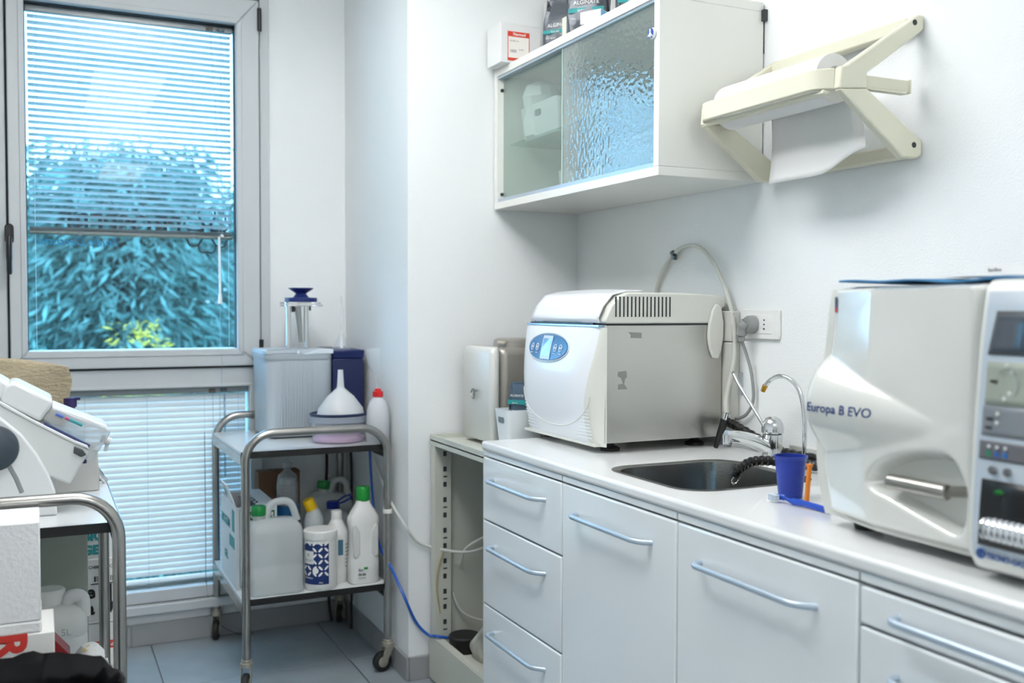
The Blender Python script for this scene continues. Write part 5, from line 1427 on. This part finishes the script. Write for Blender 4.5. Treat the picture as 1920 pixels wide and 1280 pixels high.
MB().prism([(.068, .957), (.086, .947), (.094, .935), (.082, .930), (.066, .941)], 'y', my0 - .006, my0 + .004).build('dark_latch', mat('latch_dark', '#42464b', .4), mm, bevel=.002)
MB().tube([(.130, 2.60, .962), (.150, 2.60, .951)], .010, 10).tube([(.145, 2.60, .953), (.139, 2.60, .930)], .004, 8).build('outlet_nozzle', transl('nozzle_white', '#e6e8e6', .3), mm)
MB().tube([(.090, 2.60, .945), (.085, 2.60, .905)], .012, 12).build('purple_collar', mat('collar_purple', '#2f2560', .4), mm)
lv = thing('tap_lever', 'bent steel lever rod at the back corner of the left trolley', 'rod', (.16, 2.92, TS))
MB().tube([(.121, 2.905, .868), (.140, 2.915, .825), (.157, 2.92, .803)], .0075, 10).build('rod', M_chrome, lv)
MB().tube([(.112, 2.905, .8005), (.112, 2.905, .840), (.098, 2.90, .872)], .011, 10).build('rod_support', mat('support_beige', '#a39c84', .45), lv)
rb = MB().prism([(.00, TS), (.135, TS), (.132, .905), (.115, .93), (.00, .93)], 'y', 2.80, 2.88).build('device_case', mat('device_grey', '#b9bab6', .4), None, bevel=.004)
tag(rb, 'grey device casing behind the impression mixer on the left trolley', 'case')
# beige wrapped bundle behind the machine
bg = MB()
prf = [(-.33, 1.12), (-.20, 1.150), (-.096, 1.147), (-.046, 1.142), (.02, 1.131), (.066, 1.120), (.075, 1.085), (.070, 1.05), (.062, 1.00), (.055, .95), (.05, .8003 + .132), (-.33, .932)]
def bgs(u, v):
    return None
rngs = []
rnd = random.Random(12)
for (yy, s_) in ((2.892, .0), (2.897, 1.0), (2.918, 1.0), (2.934, .97), (2.938, .0)):
    cx_, cz_ = -.13, 1.04
    rngs.append([(cx_ + (x - cx_) * (s_ if s_ > 0 else .90) , yy + (.006 * math.sin(40 * x + 25 * z) if s_ > .9 else 0), max(.9325, cz_ + (z - cz_) * (s_ if s_ > 0 else .90))) for (x, z) in prf])
bgo = MB().loft(rngs)
tag(bgo.build('wrapped_bundle', mat('beige_crepe_paper', '#a89c82', .85, bump=1.0, bscale=70, var=.25, vscale=9, stretch=(1, 1, 2.2)), None, ang=60), 'beige crepe paper bundle standing behind the impression mixer', 'bundle')
stc = MB().box(-.33, .07, 2.886, 2.945, TS, .9318).build('support_box', M_card, None, bevel=.002)
tag(stc, 'white box under the beige bundle on the left trolley', 'box')
pd = thing('pump_bottle', 'small clear bottle with a dark purple pump head beside the beige bundle', 'bottle', (.062, 2.845, .93))
MB().lathe([(0, .9305), (.024, .9305), (.026, .935), (.026, .975), (.012, .992), (.010, 1.0)], (.078, 2.838, 0), 20).build('bottle_body', M_clear, pd)
MB().lathe([(.011, .998), (.011, 1.016), (.016, 1.020), (.016, 1.042), (0, 1.044)], (.068, 2.838, 0), 18).box(.068, .092, 2.832, 2.844, 1.036, 1.0435).build('pump_head', mat('pump_purple', '#2a1f55', .35), pd)

# foam box on a tall carton in front of the trolley
cb = thing('tall_carton', 'tall white carton with red lettering below the foam box', 'box', (-.17, 2.25, 0))
MB().box(-.36, .018, 2.165, 2.333, 0, .634).build('carton', mat('carton_warm', '#dfdfdb', .6, var=.04), cb, bevel=.002)
text('RWAY', .080, mat('print_brick', '#c8362c', .6), cb, frame((-.088, 2.1644, .640), (0, 0, -1), (1, 0, 0)), bold=.003)
fb_ = thing('foam_box', 'white polystyrene foam box standing on the tall carton', 'box', (-.17, 2.24, .6345))
M_foam = mat('polystyrene', '#e4e5e5', .9, bump=.5, bscale=120)
MB().box(-.30, -.006, 2.170, 2.335, .658, .855).build('foam_base', M_foam, fb_, bevel=.003)
MB().box(-.301, -.005, 2.169, 2.336, .6345, .6575).build('foam_lid', M_foam, fb_, bevel=.004)
# five litre jug and panel on the lower shelf of the left trolley
jg = thing('plastic_jug', 'white five litre jug with a screw cap on the left trolley lower shelf', 'jug', (.02, 2.70, LS))
rings = []
for (z, i) in ((0, .012), (.004, .002), (.015, 0), (.155, 0), (.160, .002), (.165, 0), (.205, 0), (.225, .012), (.236, .030)):
    rings.append([(x, y, LS + z) for x, y in rrect(-.075 + i, .098 - i, 2.655 + i, 2.80 - i, .035, 6)])
MB().loft(rings).build('jug_body', M_hdpe, jg, ang=45)
MB().tube(spline([(.088, 2.70, LS + .20), (.086, 2.70, LS + .243), (.066, 2.70, LS + .252), (.048, 2.71, LS + .236), (.025, 2.72, LS + .225)], 5), .018, 12).build('grip', M_hdpe, jg)
MB().lathe([(.034, LS + .228), (.034, LS + .240), (.037, LS + .241), (.037, LS + .268), (.033, LS + .272), (0, LS + .2725)], (.012, 2.72, 0), 30).build('screw_cap', mat('jug_cap', '#d3d5d1', .45), jg)
text('5L', .024, mat('emboss_grey', '#b9bdbc', .5), jg, frame((.036, 2.6546, LS + .168), *FACE_F), ext=.0012)
gp = MB().box(-.24, .108, 2.895, 2.94, LS, .755).build('grey_panel', mat('greenish_panel', '#8f968c', .6), None, bevel=.003)
tag(gp, 'greenish grey flat case standing at the back of the left trolley lower shelf', 'case')
vd = thing('vented_device', 'small grey vented metal box beside the tall carton', 'device', (.035, 2.50, LS))
MB().box(.005, .054, 2.47, 2.56, LS, .478).build('metal_case', mat('vent_grey', '#8a8d8e', .4, metal=.4), vd, bevel=.002)
for z in (.470, .464, .458):
    MB().box(.036, .050, 2.4692, 2.471, z - .002, z + .001).build('vent_slit', M_black, vd)
rp = MB().prism([(.004, .479), (.054, .479), (.022, .518), (.004, .526)], 'y', 2.48, 2.55).build('red_packet', mat('red_packet', '#8f1d20', .4), None, bevel=.001)
tag(rp, 'dark red folded packet lying on the vented grey box', 'packet')
ws = thing('white_sack', 'white sack with a yellow warning triangle beside the vented grey box', 'sack', (.095, 2.53, LS))
MB().lathe([(0, LS), (.032, LS), (.036, .40), (.032, .465), (.018, .482), (0, .484)], (.096, 2.53, 0), 16, sy=1.3).build('sack_body', M_paper, ws, ang=40)
MB().add([(.078, 2.503, .4795), (.108, 2.503, .4760), (.093, 2.525, .4850)], [(0, 1, 2)]).build('warning_triangle', mat('print_yellow', '#d8b43a', .5), ws)
# stack of cartons behind the trolley
def stackbox(label, z0, z1, x0, x1, y0, y1, band, title):
    t = thing('shipping_carton', label, 'box', ((x0 + x1) / 2, (y0 + y1) / 2, z0), 'stacked cartons by the window')
    MB().box(x0, x1, y0, y1, z0, z1).build('carton', M_card, t, bevel=.002)
    return t
s1 = stackbox('white carton with a red framed label at the bottom of the stack by the window', 0, .384, .02, .208, 3.05, 3.27, 1, '')
label_card(s1, frame((.115, 3.0493, .20), *FACE_F), .085, .125, 'Euronda')
MB().box(.0195, .2085, 3.0492, 3.2705, .3765, .3775).build('lid_line', M_ink, s1)
s2 = stackbox('white carton with a barcode and black arrow in the middle of the stack', .3845, .562, .04, .205, 3.052, 3.25, 1, '')
ar_ = MB().box(.170, .176, 3.0508, 3.0520, .420, .488).add([(.160, 3.0507, .436), (.186, 3.0507, .436), (.173, 3.0507, .402)], [(0, 1, 2)]).box(.12, .200, 3.0508, 3.0520, .489, .4915)
ar_.build('arrow_print', M_ink, s2)
bcd = MB()
x = .130
for i in range(12):
    wv = .002 + .002 * (i % 3 == 0)
    bcd.box(x, x + wv, 3.0508, 3.0520, .497, .512); x += wv + .0026
bcd.build('barcode', M_ink, s2)
text('CHIRURGICA', .012, M_ink, s2, frame((.115, 3.0508, .535), *FACE_F))
text('e', .05, M_ink, s2, frame((.108, 3.0508, .452), *FACE_F), bold=.002)
text('a', .05, M_ink, s2, frame((.108, 3.0508, .405), *FACE_F), bold=.002)
s3 = stackbox('white carton with teal print on top of the stack behind the left trolley', .5625, .665, .03, .178, 3.06, 3.22, 1, '')
text('BIO', .036, M_teal, s3, frame((.100, 3.0592, .615), *FACE_F), bold=.002)
text('GEL', .036, M_teal, s3, frame((.100, 3.0592, .575), *FACE_F), bold=.002)
# waste bin with a black bag
wb2 = thing('waste_bin', 'waste bin lined with a black plastic bag at the lower left', 'bin', (-.06, 1.90, 0))
bxc, byc, bz = -.055, 1.905, .592
MB().lathe([(0, .001), (.135, .001), (.165, .56), (.162, .56), (.130, .01), (0, .008)], (bxc, byc, 0), 32).build('bin_shell', mat('bin_grey', '#3a3c3e', .5), wb2, ang=50)
rings = []
rnd = random.Random(21)
N = 64
jit = [rnd.random() for _ in range(N)]
for (z, r, a) in ((.02, .128, 0), (.40, .150, .006), (.56, .160, .01), (bz, .171, .012), (bz + .012, .178, .012), (bz + .004, .186, .012), (.52, .188, .016), (.40, .186, .020), (.25, .183, .022)):
    rings.append([(bxc + (r + a * (jit[i] - .5)) * math.cos(2 * PI * i / N), byc + (r + a * (jit[(i * 7) % N] - .5)) * math.sin(2 * PI * i / N), z + (a * .7 * (jit[(i * 3) % N] - .5)) + .020 * math.sin(2 * PI * i / N + .3) * (1 if z > .5 else 0)) for i in range(N)])
MB().loft(rings, caps=False).build('bag_liner', mat('black_bag_film', '#030304', .20, spec=.3, bump=.45, bscale=14, stretch=(1, 1, .25)), wb2, ang=60)
# ================================================================== outside
M_ground = mat('lawn', '#5f7a4a', .9, var=.3, vscale=2)
struct(MB().box(-40, 40, 4.6, 60, -4.2, -4.0).build('ground', M_ground))
def foliage(n, cx, cy, z0, z1, rfun, size, seed, droop=.5):
    rnd = random.Random(seed)
    vs = []; fs = []
    nb = max(20, n // 45)
    for b in range(nb):
        z = z0 + (z1 - z0) * rnd.random()
        a = rnd.random() * 2 * PI
        R = rfun((z - z0) / (z1 - z0)) * (.35 + .65 * rnd.random() ** .6)
        bx, by = cx + R * math.cos(a), cy + R * math.sin(a)
        br = (.28 + .3 * rnd.random()) * min(1.0, rfun(0) / 1.2)
        for k in range(n // nb):
            t = rnd.random()
            q = Vector((bx + (rnd.random() - .5) * br * 2.2, by + (rnd.random() - .5) * br * 2.2, z + (rnd.random() - .6) * br * 1.1))
            s = size * (.5 + rnd.random())
            d = Vector((math.cos(a) + rnd.uniform(-.7, .7), math.sin(a) + rnd.uniform(-.7, .7), -droop + rnd.uniform(-.6, .5))).normalized()
            w = d.cross(Vector((rnd.uniform(-1, 1), rnd.uniform(-1, 1), rnd.uniform(-.3, 1)))).normalized()
            o = len(vs)
            vs += [tuple(q), tuple(q + d * s * .5 + w * s * .085), tuple(q + d * s), tuple(q + d * s * .5 - w * s * .085)]
            fs.append((o, o + 1, o + 2, o + 3))
    return vs, fs
def tree(label, x, y, z0, z1, rad, n, size, col, seed, cat='tree', droop=.5, name='conifer_tree', trunk=True, group='trees outside the window'):
    t = thing(name, label, cat, (x, y, -4.0), group)
    vs, fs = foliage(n, x, y, z0, z1, lambda u: rad * (1.0 - .75 * u ** 1.4), size, seed, droop)
    m = MB(); m.add(vs, fs)
    o = m.build('foliage', col, t, weld=False)
    o['kind'] = 'stuff'
    if trunk:
        MB().tube(spline([(x, y, -4.0), (x + .08, y, -1.5), (x - .05, y + .1, 1.0), (x, y, z1 - .4)], 5), [.24 - .012 * i for i in range(16)], 10).build('trunk', mat('tree_bark', '#3d3630', .9, bump=.5, bscale=12), t)
        rnd = random.Random(seed + 50)
        for k in range(9):
            z = z0 + (z1 - z0) * (k + .5) / 9.5; a = rnd.random() * 2 * PI; R = rad * (1 - .75 * (k / 9) ** 1.4) * .8
            MB().tube([(x, y, z - .2), (x + R * .5 * math.cos(a), y + R * .5 * math.sin(a), z + .1), (x + R * math.cos(a), y + R * math.sin(a), z)], [.06, .045, .015], 6).build('branch', mat('tree_bark'), t)
    return t
M_fol1 = mat('foliage_blue_green', '#5d8981', .8, var=.8, vscale=3.2)
M_fol2 = mat('foliage_deep_green', '#457064', .8, var=.8, vscale=2.6)
M_yel = mat('foliage_yellow', '#c9b23c', .8, var=.3, vscale=5)
tree('broad blue-green conifer filling the middle of the view outside the window', .75, 10.4, -1.8, 2.75, 1.65, 42000, .17, M_fol1, 3)
tree('darker conifer at the left of the view outside the window', -2.0, 14.2, -1.8, 3.2, 1.9, 18000, .28, M_fol2, 5)
tree('taller conifer at the right of the view outside the window', 3.7, 14.8, -1.8, 3.6, 1.9, 20000, .28, M_fol1, 9)
tree('low yellow-leaved shrub below the conifers outside the window', .66, 7.6, -.4, 1.13, .34, 2200, .06, M_yel, 11, 'shrub', .0, 'yellow_shrub', False, None)
tree('distant dark conifer right behind the middle one outside the window', 1.25, 20.9, -2.5, 3.3, 2.6, 22000, .38, M_fol2, 15)
